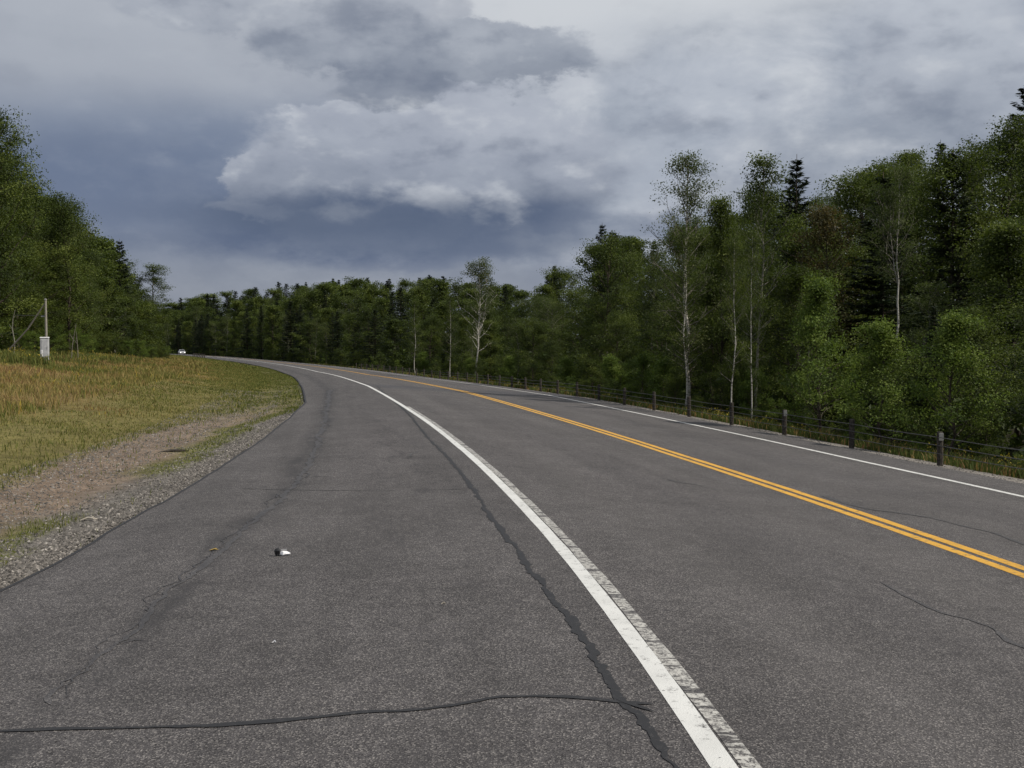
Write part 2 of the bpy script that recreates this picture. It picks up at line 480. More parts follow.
def mat_leaf(name, stops, trans=.35, tcol=(0.10, 0.16, 0.02), rnd=.34, rough=.6):
    """leaf colour differs by clump ('tint' face attribute) and a little by tree"""
    m, T = newmat(name)
    a = T.n('ShaderNodeAttribute'); a.attribute_name = 'tint'
    oi = T.n('ShaderNodeObjectInfo')
    t = T.add(a.outputs['Fac'], T.mul(T.sub(oi.outputs['Random'], .5), rnd))
    c = T.ramp(t, stops)
    d = T.n('ShaderNodeBsdfPrincipled'); T.put(d.inputs['Base Color'], c)
    d.inputs['Roughness'].default_value = rough; d.inputs['Specular IOR Level'].default_value = .22
    tr = T.n('ShaderNodeBsdfTranslucent'); T.put(tr.inputs[0], T.mix(.6, c, tcol))
    mx = T.n('ShaderNodeMixShader'); mx.inputs[0].default_value = trans
    m.node_tree.links.new(d.outputs[0], mx.inputs[1]); m.node_tree.links.new(tr.outputs[0], mx.inputs[2])
    return finish(m, T, mx.outputs[0])
M['leaf'] = mat_leaf('broad_leaf', [(0.0, (.018, .028, .008)), (.4, (.038, .058, .012)), (.7, (.085, .115, .020)), (1.0, (.15, .18, .036))], tcol=(.10, .14, .015))
M['leaf_bright'] = mat_leaf('young_leaf', [(0.0, (.036, .062, .012)), (.45, (.092, .145, .024)), (1.0, (.19, .24, .05))], .4, (.14, .20, .025))
M['leaf_birch'] = mat_leaf('birch_leaf', [(0.0, (.040, .052, .018)), (.5, (.072, .088, .026)), (1.0, (.125, .140, .048))], .35)
M['leaf_rust'] = mat_leaf('turning_leaf', [(0.0, (.035, .040, .016)), (.5, (.066, .062, .022)), (1.0, (.11, .085, .03))], .3, (.12, .09, .02))
M['needle'] = mat_leaf('needle', [(0.0, (.012, .020, .009)), (.5, (.021, .034, .013)), (1.0, (.040, .056, .020))], .12, (.03, .05, .02), .15, .6)
M['bark'] = simple('dark_bark', (.035, .028, .022), (.085, .072, .058), 14, .9, .1)
M['twig'] = simple('grey_twig', (.10, .09, .075), (.24, .22, .19), 6, .85, .1)
M['aspen'] = simple('grey_bark', (.11, .105, .085), (.22, .21, .175), 10, .85, .15)
def mat_birch():
    m, T = newmat('birch_bark')
    v = T.n('ShaderNodeTexCoord').outputs['Object']
    x, y, z = T.xyz(v)
    n = T.noise(T.vec(T.mul(x, 3), T.mul(y, 3), T.mul(z, 14)), 1.5, 5, .7)
    n2 = T.noise(v, 1.4, 3, .6)
    c = T.mix(T.smooth(n, .50, .62), (.48, .46, .41), (.06, .05, .045))
    c = T.mix(T.smooth(n2, .5, .7, 0, .6), c, (.20, .18, .15))
    return finish(m, T, princ(T, c, .7, .2))
M['birch'] = mat_birch()
M['blade'] = None
def mat_blade():
    m, T = newmat('grass_blade')
    a = T.n('ShaderNodeAttribute'); a.attribute_name = 'tint'
    c = T.ramp(a.outputs['Fac'], [(0.0, (.065, .088, .022)), (.25, (.125, .140, .034)), (.45, (.215, .190, .060)), (.6, (.30, .225, .090)),
                                  (.75, (.245, .165, .068)), (.88, (.200, .120, .056)), (1.0, (.36, .27, .04))])
    d = T.n('ShaderNodeBsdfPrincipled'); T.put(d.inputs['Base Color'], c)
    d.inputs['Roughness'].default_value = .7; d.inputs['Specular IOR Level'].default_value = .15
    tr = T.n('ShaderNodeBsdfTranslucent'); T.put(tr.inputs[0], c)
    mx = T.n('ShaderNodeMixShader'); mx.inputs[0].default_value = .3
    m.node_tree.links.new(d.outputs[0], mx.inputs[1]); m.node_tree.links.new(tr.outputs[0], mx.inputs[2])
    return finish(m, T, mx.outputs[0])
M['blade'] = mat_blade()
def mat_stone():
    m, T = newmat('crushed_stone')
    a = T.n('ShaderNodeAttribute'); a.attribute_name = 'tint'
    v = T.n('ShaderNodeTexCoord').outputs['Object']
    c = T.ramp(a.outputs['Fac'], [(0, (.04, .037, .034)), (.45, (.12, .11, .10)), (.8, (.23, .21, .19)), (1, (.45, .42, .38))])
    n = T.noise(v, 80, 3); f = T.smooth(n, .3, .7, .8, 1.2)
    return finish(m, T, princ(T, T.mix(1.0, c, T.vec(f, f, f), 'MULTIPLY'), .85, .2))
M['stone'] = mat_stone()
M['wood'] = simple('weathered_wood', (.19, .175, .15), (.33, .31, .27), 30, .9, .1)
M['wood_dark'] = simple('dark_post_wood', (.028, .025, .022), (.080, .070, .060), 25, .9, .1)
M['deadwood'] = simple('bleached_wood', (.30, .27, .22), (.5, .46, .40), 12, .85, .1)
M['cable'] = simple('steel_cable', (.05, .05, .05), (.13, .13, .13), 60, .5, .4, .6)
M['galv'] = simple('grey_enamel', (.36, .37, .39), (.48, .49, .50), 6, .45, .4)
M['galv_d'] = simple('dark_steel', (.20, .20, .21), (.30, .30, .31), 8, .5, .4)  # darker grey steel for legs, handles, brackets and other small parts
M['plastic_w'] = simple('white_plastic', (.72, .72, .74), (.85, .85, .86), 8, .5, .4)
M['black'] = simple('black_plastic', (.012, .012, .013), (.03, .03, .032), 20, .4, .5)
M['reflector'] = simple('pale_reflector', (.16, .16, .15), (.25, .25, .24), 30, .35, .5)
M['carpaint'] = simple('silver_car_paint', (.45, .46, .48), (.52, .53, .55), 2, .3, .6)
M['glass'] = simple('dark_glass', (.012, .014, .016), (.02, .022, .026), 4, .12, .6)
M['rubber'] = simple('tyre_rubber', (.02, .02, .02), (.035, .035, .035), 40, .85, .2)
def mat_lamp():
    m, T = newmat('lit_headlamp')
    e = T.n('ShaderNodeEmission'); e.inputs[0].default_value = (1, .97, .9, 1); e.inputs[1].default_value = 2.2
    return finish(m, T, e.outputs[0])
M['lamp'] = mat_lamp()
M['flower'] = mat_leaf('goldenrod_bloom', [(0.0, (.24, .20, .03)), (1.0, (.46, .37, .04))], .2, (.4, .3, .02))
M['hillwood'] = M['leaf']

# ------------------------------------------------------------------ ground
def axis(*segs):
    out = []
    for a, b, st in segs: out += list(np.arange(a, b, st))
    return np.array(out + [segs[-1][1]])
gx = axis((-900, -400, 60), (-400, -160, 14), (-160, -60, 1.6), (-60, -30, .7), (-30, 14, .35), (14, 40, .9), (40, 110, 3), (110, 400, 20), (400, 900, 60))
gy = axis((-120, -12, 9), (-12, 50, .35), (50, 110, .8), (110, 220, 1.8), (220, 460, 3), (460, 700, 16), (700, 1500, 80))
GX, GY = np.meshgrid(gx, gy)
fx, fy = GX.ravel(), GY.ravel()
su_ = to_su(fx, fy)
fz = ground(fx, fy, su_)
s_, u_ = su_
w_ = wleft(s_); t_ = -(u_ + w_); v_ = u_ - PAVR
def lerp(a, b, f): return a + (b - a) * f[:, None]
N1 = vn(fx, fy, .22, 5); N2 = vn(fx, fy, .9, 6); N3 = vn(fx, fy, 2.3, 9)
nn = .5 * N1 + .3 * N2 + .2 * N3
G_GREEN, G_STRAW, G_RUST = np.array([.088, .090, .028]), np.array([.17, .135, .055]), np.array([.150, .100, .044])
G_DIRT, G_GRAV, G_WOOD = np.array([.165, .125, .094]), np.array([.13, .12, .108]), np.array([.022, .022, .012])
colr = np.tile(G_GRAV, (len(fx), 1))
def band(x, lo, hi): return np.clip((x - lo) / (hi - lo), 0, 1)
strip = band(s_, 22, 34)          # nearer the bend turf comes right up to the asphalt
tw = t_ + (nn - .5) * 1.3 + strip * 1.3
def turf(s): return np.clip(1 - band(s, 8.5, 9.5) + band(s, 12.5, 13.5), 0, 1)
gap = turf(s_)
colr = lerp(colr, G_GREEN * 1.2, band(tw, .62, .72) * gap); colr = lerp(colr, G_DIRT, band(tw, 1.05, 1.35) * (1 - strip * .7))
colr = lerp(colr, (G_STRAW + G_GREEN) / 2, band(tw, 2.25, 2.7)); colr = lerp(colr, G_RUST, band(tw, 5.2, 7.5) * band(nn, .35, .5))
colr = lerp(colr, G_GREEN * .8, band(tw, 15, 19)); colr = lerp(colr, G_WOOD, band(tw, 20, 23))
rr = np.where(v_ > -.5, 1, 0)
vw = v_ + (nn - .5) * .7
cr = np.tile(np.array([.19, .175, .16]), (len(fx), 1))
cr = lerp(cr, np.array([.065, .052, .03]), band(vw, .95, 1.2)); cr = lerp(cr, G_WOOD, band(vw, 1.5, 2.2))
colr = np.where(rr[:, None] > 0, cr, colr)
nx, ny = len(gx), len(gy)
ii = np.arange((ny - 1) * (nx - 1)); a_ = (ii // (nx - 1)) * nx + ii % (nx - 1)
F = np.stack([a_, a_ + 1, a_ + nx + 1, a_ + nx], 1)
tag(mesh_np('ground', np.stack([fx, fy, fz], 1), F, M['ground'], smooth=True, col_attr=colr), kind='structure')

# ------------------------------------------------------------------ road
def strip_mesh(name, ss, us, dz, mat, kind='structure', skirt=0.0, jitter=None):
    """sheet over stations ss; us(s) gives the row of offsets"""
    rows = [np.asarray(us(s), float) for s in ss]
    V = []; UV = []
    for s, row in zip(ss, rows):
        x, y, z = rp(s, row)
        z = z + dz + .00006 * max(s, 0) * (dz > 0)
        if skirt:
            z = z.copy(); z[0] -= skirt; z[-1] -= skirt
        V.append(np.stack([x, y, z], 1)); UV.append(np.stack([row, np.full(len(row), s)], 1))
    n = len(rows[0]); m = len(ss)
    ii = np.arange((m - 1) * (n - 1)); a = (ii // (n - 1)) * n + ii % (n - 1)
    F = np.stack([a, a + 1, a + n + 1, a + n], 1)
    o = mesh_np(name, np.concatenate(V), F, mat, uv=np.concatenate(UV))
    return tag(o, kind=kind)
rs = np.concatenate([np.arange(-16, 100, .5), np.arange(100, 466, 2.)])
rng = np.random.default_rng(4)
ej = np.convolve(rng.normal(0, .05, len(rs) + 8), np.ones(4) / 4, 'same')[:len(rs)]
ej = ej * np.interp(rs, [8, 25], [1, .25])
ed = dict(zip(rs, ej))
def road_row(s):
    w = float(wleft(s)) + ed[s]
    return [-w - .012, -w, -w * .66, -w * .33, 0, L1 / 2, L1, L1 + 1.2, UR - 1.1, UR, PAVR + ed[s] * .6, PAVR + ed[s] * .6 + .012]
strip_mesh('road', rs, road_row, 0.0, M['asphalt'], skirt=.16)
def line(name, u0, u1, mat, dz=.002, s0=-14., s1=460., wob=.003):
    ls = rs[(rs >= s0) & (rs <= s1)]
    j = rng.normal(0, wob, len(ls)); d = dict(zip(ls, j)); d2 = dict(zip(ls, rng.normal(0, wob, len(ls))))
    return strip_mesh(name, ls, lambda s: [u0 + d[s], u1 + d2[s]], dz, mat)
line('road_edge_marking', -.108, -.006, M['white'], wob=.0016)
line('worn_edge_marking', .0, .088, M['old'], s0=-14, s1=26, wob=.004)
line('road_centre_marking', L1 - .165, L1 - .04, M['yellow'])
line('road_centre_marking', L1 + .04, L1 + .165, M['yellow'])
line('road_edge_marking', UR - .06, UR + .06, M['white_far'])

strip_mesh('road_edge_seam', rs[rs < 160], lambda s: [-float(wleft(s)) - ed[s] + .004, -float(wleft(s)) - ed[s] + .035 + .0006 * max(s, 0)], .003, M['crack'])

def resample(pts, step):
    P = np.array(pts, float); d = np.concatenate([[0], np.cumsum(np.hypot(*np.diff(P, axis=0).T))])
    t = np.arange(0, d[-1], step)
    return np.stack([np.interp(t, d, P[:, 0]), np.interp(t, d, P[:, 1])], 1)
def crack(name, pts, w0, w1, mat, seed, wob=.02, dz=.0035, step=.06):
    P = resample(pts, step); r = np.random.default_rng(seed)
    n = len(P)
    def sm(k): return np.convolve(r.normal(0, 1, n + 2 * k), np.ones(k) / k ** .5, 'same')[k:k + n]
    T_ = np.gradient(P, axis=0); T_ /= (np.linalg.norm(T_, axis=1)[:, None] + 1e-9)
    Nn = np.stack([-T_[:, 1], T_[:, 0]], 1)
    P = P + Nn * (sm(9) * wob * .6 + sm(3) * wob * .35)[:, None]
    wd = np.linspace(w0, w1, n) * np.clip(1 + .22 * sm(9) + .16 * sm(3) + .12 * sm(1), .3, 2)
    wd[0] *= .1; wd[-1] *= .1
    A = P + Nn * wd[:, None] / 2; B = P - Nn * wd[:, None] / 2
    XY = np.concatenate([A, B]); s, u = to_su(XY[:, 0], XY[:, 1])
    z = prof(u) + zs(s) + dz
    i = np.arange(n - 1); F = np.stack([i, i + n, i + n + 1, i + 1], 1)
    tag(mesh_np(name, np.column_stack([XY, z]), F, mat, uv=np.stack([u, s], 1)), kind='structure')
main = [(-5.6, 44), (-4.5, 37.2), (-3.392, 30.903), (-2.391, 25.076), (-1.609, 19.826), (-1.052, 16.413), (-0.706, 14.168), (-0.435, 12.156), (-0.213, 10.262), (0.0, 8.776), (0.158, 7.596), (0.311, 6.523), (0.395, 5.926), (0.437, 5.327), (0.498, 4.834), (0.56, 4.591), (0.595, 4.327), (0.633, 4.043), (0.66, 3.795), (.68, 3.0), (.66, 1.5)]
crack('road_crack', main, .046, .046, M['crack'], 3, .014, step=.03)
crack('road_crack', [(-2.9, 4.65), (-2.446, 4.676), (-2.268, 4.674), (-2.01, 4.677), (-1.659, 4.667), (-1.294, 4.662), (-1.062, 4.699), (-0.844, 4.737), (-0.675, 4.783), (-0.507, 4.782), (-0.364, 4.81), (-0.238, 4.839), (-0.075, 4.922), (0.133, 4.911), (0.317, 4.878), (0.478, 4.818), (0.653, 4.755)], .034, .028, M['crack'], 5, .008, .0045)
crack('road_crack', [(0.477, 4.845), (0.573, 4.729), (0.66, 4.62)], .02, .02, M['crack'], 6, .006, .0055)
crack('road_crack', [(2.749, 7.939), (2.776, 7.673), (2.813, 7.277), (2.864, 6.964), (2.968, 6.861), (3.031, 6.671), (2.969, 6.316), (3.008, 6.216), (3.121, 6.0)], .02, .06, M['crack_f'], 7, .012)
crack('road_crack', [(3.919, 13.5), (4.029, 12.795), (4.182, 12.321), (4.457, 12.14), (4.717, 11.858), (4.808, 11.381), (4.961, 10.949), (4.944, 10.246), (5.0, 9.3)], .07, .03, M['crack_f'], 8, .02)
crack('road_crack', [(-2.167, 5.008), (-2.23, 5.234), (-2.233, 5.527), (-2.274, 5.838), (-2.268, 6.202), (-2.323, 6.796), (-2.403, 7.129), (-2.432, 7.427), (-2.388, 7.74), (-2.412, 8.47), (-2.46, 9.601), (-2.498, 10.743), (-2.708, 13.581), (-3.258, 17.6), (-4.293, 24.458), (-6.815, 39.926)], .03, .16, M['smear'], 9, .035)
crack('road_joint', [(-3.3, 12.9), (-2.638, 12.629), (-1.528, 12.306), (-0.42, 12.25)], .022, .022, M['joint'], 10, .004)
crack('road_joint', [(-3.886, 16.54), (-2.459, 16.149), (-1.067, 15.767)], .02, .02, M['joint'], 11, .004)
# fine branching cracks wandering down the shoulder, in short broken lengths
cl_ = [(-2.17, 5.0), (-2.25, 5.8), (-2.32, 6.8), (-2.43, 7.43), (-2.41, 8.47), (-2.46, 9.6), (-2.5, 10.74), (-2.71, 13.58), (-3.26, 17.6), (-4.29, 24.46), (-6.8, 39.9)]
CP = resample(cl_, .2); rq = random.Random(12); k = 0; q = 0
while k < len(CP) - 6:
    L_ = rq.randint(4, 14); seg = CP[k:k + L_]; off = rq.uniform(-.1, .1)
    if len(seg) > 2:
        crack('road_crack', [(a + off, b) for a, b in seg], .006, .011 + .0012 * seg[0][1], M['crack_f'], 200 + q, .05, dz=.0042)
        if rq.random() < .55:
            a, b = seg[len(seg) // 2]; sg = rq.choice([-1, 1])
            crack('road_crack', [(a + off, b), (a + off + sg * .14, b + .12), (a + off + sg * rq.uniform(.2, .5), b + rq.uniform(.1, .6))], .008, .012 + .0006 * b, M['crack_f'], 300 + q, .04, dz=.0048)
    k += L_ - rq.randint(0, 2); q += 1
r_ = random.Random(5)
for k in range(16):                # short hairline cracks scattered over the lanes
    s0 = r_.uniform(6, 40); u0 = r_.choice([r_.uniform(.5, 3.2), r_.uniform(4.2, 7), r_.uniform(4.2, 7), r_.uniform(-3, -.7)])
    pts = []; s, u = s0, u0
    for q in range(5):
        x, y, _ = rp(s, u); pts.append((float(x), float(y))); s += r_.uniform(.1, .5); u += r_.uniform(-.25, .2)
    crack('road_crack', pts, .008, .022 + .0006 * s0, M['crack_f'], 40 + k, .03)

# ------------------------------------------------------------------ gravel and grass
def blobs(P, size, seed, mat, name, squash=.65):
    """irregular eight-sided stones"""
    r = np.random.default_rng(seed); n = len(P)
    base = np.array([(1, 0, 0), (0, 1, 0), (-1, 0, 0), (0, -1, 0), (0, 0, 1), (0, 0, -1)], float)
    V = base[None] * (r.uniform(.55, 1.25, (n, 6, 1))) + r.normal(0, .12, (n, 6, 3))
    a = r.uniform(0, 6.28, n); ca, sa = np.cos(a), np.sin(a)
    X = V[..., 0] * ca[:, None] - V[..., 1] * sa[:, None]; Y = V[..., 0] * sa[:, None] + V[..., 1] * ca[:, None]
    V = np.stack([X, Y, V[..., 2] * squash], -1) * size[:, None, None] + P[:, None]
    f = np.array([(0, 1, 4), (1, 2, 4), (2, 3, 4), (3, 0, 4), (1, 0, 5), (2, 1, 5), (3, 2, 5), (0, 3, 5)])
    F = (np.arange(n)[:, None, None] * 6 + f[None]).reshape(-1, 3)
    t = np.repeat(np.clip(r.beta(1.6, 2.4, n), 0, 1), 8)
    return mesh_np(name, V.reshape(-1, 3), F, mat, face_attr=t)
def place(s, u):
    x, y, _ = rp(s, u); z = ground(x, y, (s, u)); return np.stack([x, y, z], 1)
r = np.random.default_rng(21)
# strip of crushed stone against the asphalt, thinning out over the bare earth
n = 26000
s = 3.5 + 44 * r.random(n) ** 1.5; t = np.abs(r.normal(0, .42, n)) + .01
u = -wleft(s) - t
keep = (t < .8 - .7 * band(s, 19, 29)) | (r.random(n) < .12 - .09 * band(s, 20, 34))
P = place(s[keep], u[keep]); sz = r.uniform(.007, .024, len(P)) * (1 + .012 * s[keep])
n2 = 30000
s2 = 3.5 + 36 * r.random(n2) ** 1.3; t2 = r.uniform(.8, 2.8, n2); P2 = place(s2, -wleft(s2) - t2); sz2 = r.uniform(.006, .02, n2) * (1 + .8 * (r.random(n2) < .08))
tag(blobs(np.concatenate([P, P2]), np.concatenate([sz, sz2]), 3, M['stone'], 'gravel'),
    'loose grey crushed stone strewn beside the left edge of the asphalt', 'gravel', kind='stuff')
n = 6500
s = -3 + 54 * r.random(n); u = PAVR + np.abs(r.normal(.3, .3, n)); P = place(s, u)
tag(blobs(P, r.uniform(.008, .024, n), 4, M['stone'], 'gravel'), 'thin scatter of gravel along the far shoulder before the cable fence', 'gravel', kind='stuff')

def blades(P, h, w, tint, seed, mat, name, lean=.35, two=True):
    r = np.random.default_rng(seed); n = len(P)
    a = r.uniform(0, 6.28, n); d = np.stack([np.cos(a), np.sin(a), np.zeros(n)], 1)
    b = r.uniform(0, 6.28, n); l = np.stack([np.cos(b), np.sin(b), np.zeros(n)], 1) * (r.random(n) * lean * h)[:, None]
    up = np.zeros((n, 3)); up[:, 2] = h
    A = P - d * w[:, None] / 2; B = P + d * w[:, None] / 2; C = P + up * .6 + l * .35 + d * w[:, None] * .4; D = P + up * .6 + l * .35 - d * w[:, None] * .4; E = P + up + l
    V = np.stack([A, B, C, D, E], 1).reshape(-1, 3)
    i = np.arange(n)[:, None] * 5
    F4 = i + np.array([[0, 1, 2, 3]]); F3 = i + np.array([[3, 2, 4, 4]])
    # use quads + a triangle drawn as two separate arrays joined as triangles
    F = np.concatenate([i + np.array([[0, 1, 2]]), i + np.array([[0, 2, 3]]), i + np.array([[3, 2, 4]])])
    return mesh_np(name, V, F, mat, face_attr=np.tile(tint, 3))
def field_tint(s, t, x, y, r):
    """0 green .. .45 straw .. .75 orange .. 1 yellow"""
    N = .5 * vn(x, y, .22, 5) + .3 * vn(x, y, .9, 6) + .2 * vn(x, y, 2.3, 9)
    N2 = vn(x, y, .5, 33)
    t = t + (vn(x, y, .28, 91) - .5) * 4.0 * (t > 2.6) + r.normal(0, .5, len(s))
    base = np.where(t < 2.2, .20, np.where(t < 5.5, .31 + .12 * (N - .5) * 2, .50 + .42 * (N - .45) * 2))
    base = np.where((t > 6) & (N2 > .62), .25, base)
    base = np.where(t > 15, .12 + .2 * N, base)
    base = base + r.normal(0, .11, len(s))
    yel = (r.random(len(s)) < .035) & (t > 5.5)
    return np.clip(np.where(yel, 1.0, np.clip(base, 0, .9)), 0, 1)
n = 340000
s = 3.5 + 110 * r.random(n) ** 1.75; t = .04 + 20.4 * r.random(n) ** 1.25
u = -wleft(s) - t
x, y, _ = rp(s, u)
nn_ = .5 * vn(x, y, .22, 5) + .3 * vn(x, y, .9, 6) + .2 * vn(x, y, 2.3, 9)
tw = t + (nn_ - .5) * 1.3 + band(s, 22, 34) * 1.3
prob = np.where(tw < .62, .02 + .5 * band(s, 28, 36), np.where(tw < 1.15, .06 + .85 * turf(s), np.where(tw < 2.3, .07 + .7 * band(s, 22, 34), 1.0)))
prob = prob * np.where((tw > 1.15) & (vn(x, y, .8, 12) < .35), .5, 1)
vis = (x / np.maximum(y, .1) > -.52) & (y > 5)
k = (r.random(n) < prob) & vis
s, t, u, x, y = s[k], t[k], u[k], x[k], y[k]
P = np.stack([x, y, ground(x, y, (s, u))], 1)
hh = np.where(t < 5.5, r.uniform(.03, .09, len(s)), r.uniform(.08, .27, len(s)) * (1 - .4 * (vn(x, y, .3, 8) > .6)))
hh = np.where(t < 1.6, r.uniform(.025, .065, len(s)), hh) * (.55 + .95 * vn(x, y, 1.3, 71)) * np.where(r.random(len(s)) < .02, 1.9, 1)
ww = (.004 + .00042 * s) * r.uniform(.7, 1.5, len(s)) * np.where(t < 5.5, 1, 1.2)
tag(blades(P - [0, 0, .01], hh, ww, field_tint(s, t, x, y, r), 8, M['blade'], 'grass', .8),
    'mown and dry rusty meadow grass covering the bank left of the road', 'grass', kind='stuff')
# far part of the meadow and verge, coarser
n = 26000
s = 100 + 210 * r.random(n); t = .5 + 17 * r.random(n); u = -wleft(s) - t; x, y, _ = rp(s, u)
P = np.stack([x, y, ground(x, y, (s, u))], 1)
tag(blades(P, r.uniform(.08, .2, n), r.uniform(.06, .15, n), np.clip(field_tint(s, t, x, y, r), 0, .9), 9, M['blade'], 'grass', .6),
    'distant straw coloured verge grass inside the far bend', 'grass', kind='stuff')
# right verge: dry grass and goldenrod under the cable fence
n = 52000
s = -4 + 164 * r.random(n) ** 1.5; v = .85 + 1.9 * r.random(n) ** 1.2; u = PAVR + v; x, y, _ = rp(s, u)
kk = vn(x, y, 1.1, 17) + .35 * (v > 1.4) > .38
s, v, u, x, y = s[kk], v[kk], u[kk], x[kk], y[kk]; n = len(s)
P = np.stack([x, y, ground(x, y, (s, u))], 1)
ti = np.clip(np.where(r.random(n) < .80, .02, .84 + .3 * (vn(x, y, .7, 3) - .6)) + r.normal(0, .07, n), 0, .93)
tag(blades(P, r.uniform(.05, .24, n) * np.clip(v, .4, 1.3), (.012 + .0006 * s) * r.uniform(.7, 1.5, n), ti, 10, M['blade'], 'grass', .7),
    'rank brown and green grass along the far verge beneath the cables', 'grass', kind='stuff')
def quads(C, size, nrm, seed, elong=.6):
    r = np.random.default_rng(seed); n = len(C)
    nrm = nrm / (np.linalg.norm(nrm, axis=1)[:, None] + 1e-9)
    q = r.normal(0, 1, (n, 3)); a = np.cross(nrm, q); a /= (np.linalg.norm(a, axis=1)[:, None] + 1e-9); b = np.cross(nrm, a)
    a = a * size[:, None] / 2; b = b * (size * elong)[:, None] / 2
    fold = nrm * (size * .12)[:, None]
    V = np.stack([C - a, C - b * 1.0 - a * .1 + fold, C + a, C + b - a * .1 + fold], 1).reshape(-1, 3)
    return V, np.arange(n)[:, None] * 4 + np.array([[0, 1, 2, 3]])
cs = []
for k in range(46):
    s0 = 12 + 95 * r.random() ** 1.4; v0 = 1.0 + 1.6 * r.random(); m_ = int(30 + 40 * r.random())
    x0, y0, _ = rp(s0, PAVR + v0); z0 = float(ground(np.array([x0]), np.array([y0]), (np.array([s0]), np.array([PAVR + v0])))[0])
    cs.append(np.stack([x0 + r.normal(0, .13, m_), y0 + r.normal(0, .13, m_), z0 + r.uniform(.12, .38, m_)], 1))
C = np.concatenate(cs)
V, F = quads(C, r.uniform(.02, .055, len(C)), r.normal(0, 1, (len(C), 3)), 2)
tag(mesh_np('weeds', V, F, M['flower'], face_attr=r.random(len(F))), 'yellow goldenrod blooming below the cable fence', 'wildflowers', kind='stuff')

cs = []; bl = []
for k in range(130):
    s0 = 42 + 45 * r.random() ** 1.6; t0 = 10.5 + 5 * r.random(); m_ = int(16 + 22 * r.random())
    x0, y0, _ = rp(s0, -wleft(s0) - t0)
    if y0 < 44 or x0 < -.5 * y0: continue
    z0 = float(ground(np.array([x0]), np.array([y0]), (np.array([s0]), np.array([-wleft(s0) - t0])))[0]); hh_ = r.uniform(.3, .7)
    bl.append(np.stack([x0 + r.normal(0, .35, m_ * 3), y0 + r.normal(0, .35, m_ * 3), np.full(m_ * 3, z0 - .03)], 1))
    if r.random() < .22: cs.append(np.stack([x0 + r.normal(0, .3, m_), y0 + r.normal(0, .3, m_), z0 + hh_ * r.uniform(.6, 1.1, m_)], 1))
B_ = np.concatenate(bl); B_ = B_[vn(B_[:, 0], B_[:, 1], .45, 61) > .38]; nb_ = len(B_)
tag(blades(B_, r.uniform(.15, .6, nb_), r.uniform(.02, .06, nb_), np.clip(r.normal(.2, .12, nb_), 0, .6), 31, M['blade'], 'weeds', .5),
    'taller fresh green weeds where the meadow meets the left forest', 'weeds', kind='stuff')
C = np.concatenate(cs); V, F = quads(C, r.uniform(.05, .10, len(C)), r.normal(0, 1, (len(C), 3)), 12)
tag(mesh_np('weeds', V, F, M['flower'], face_attr=r.random(len(F)) * .6), 'dull yellow goldenrod heads among the green weeds by the left forest', 'wildflowers', kind='stuff')

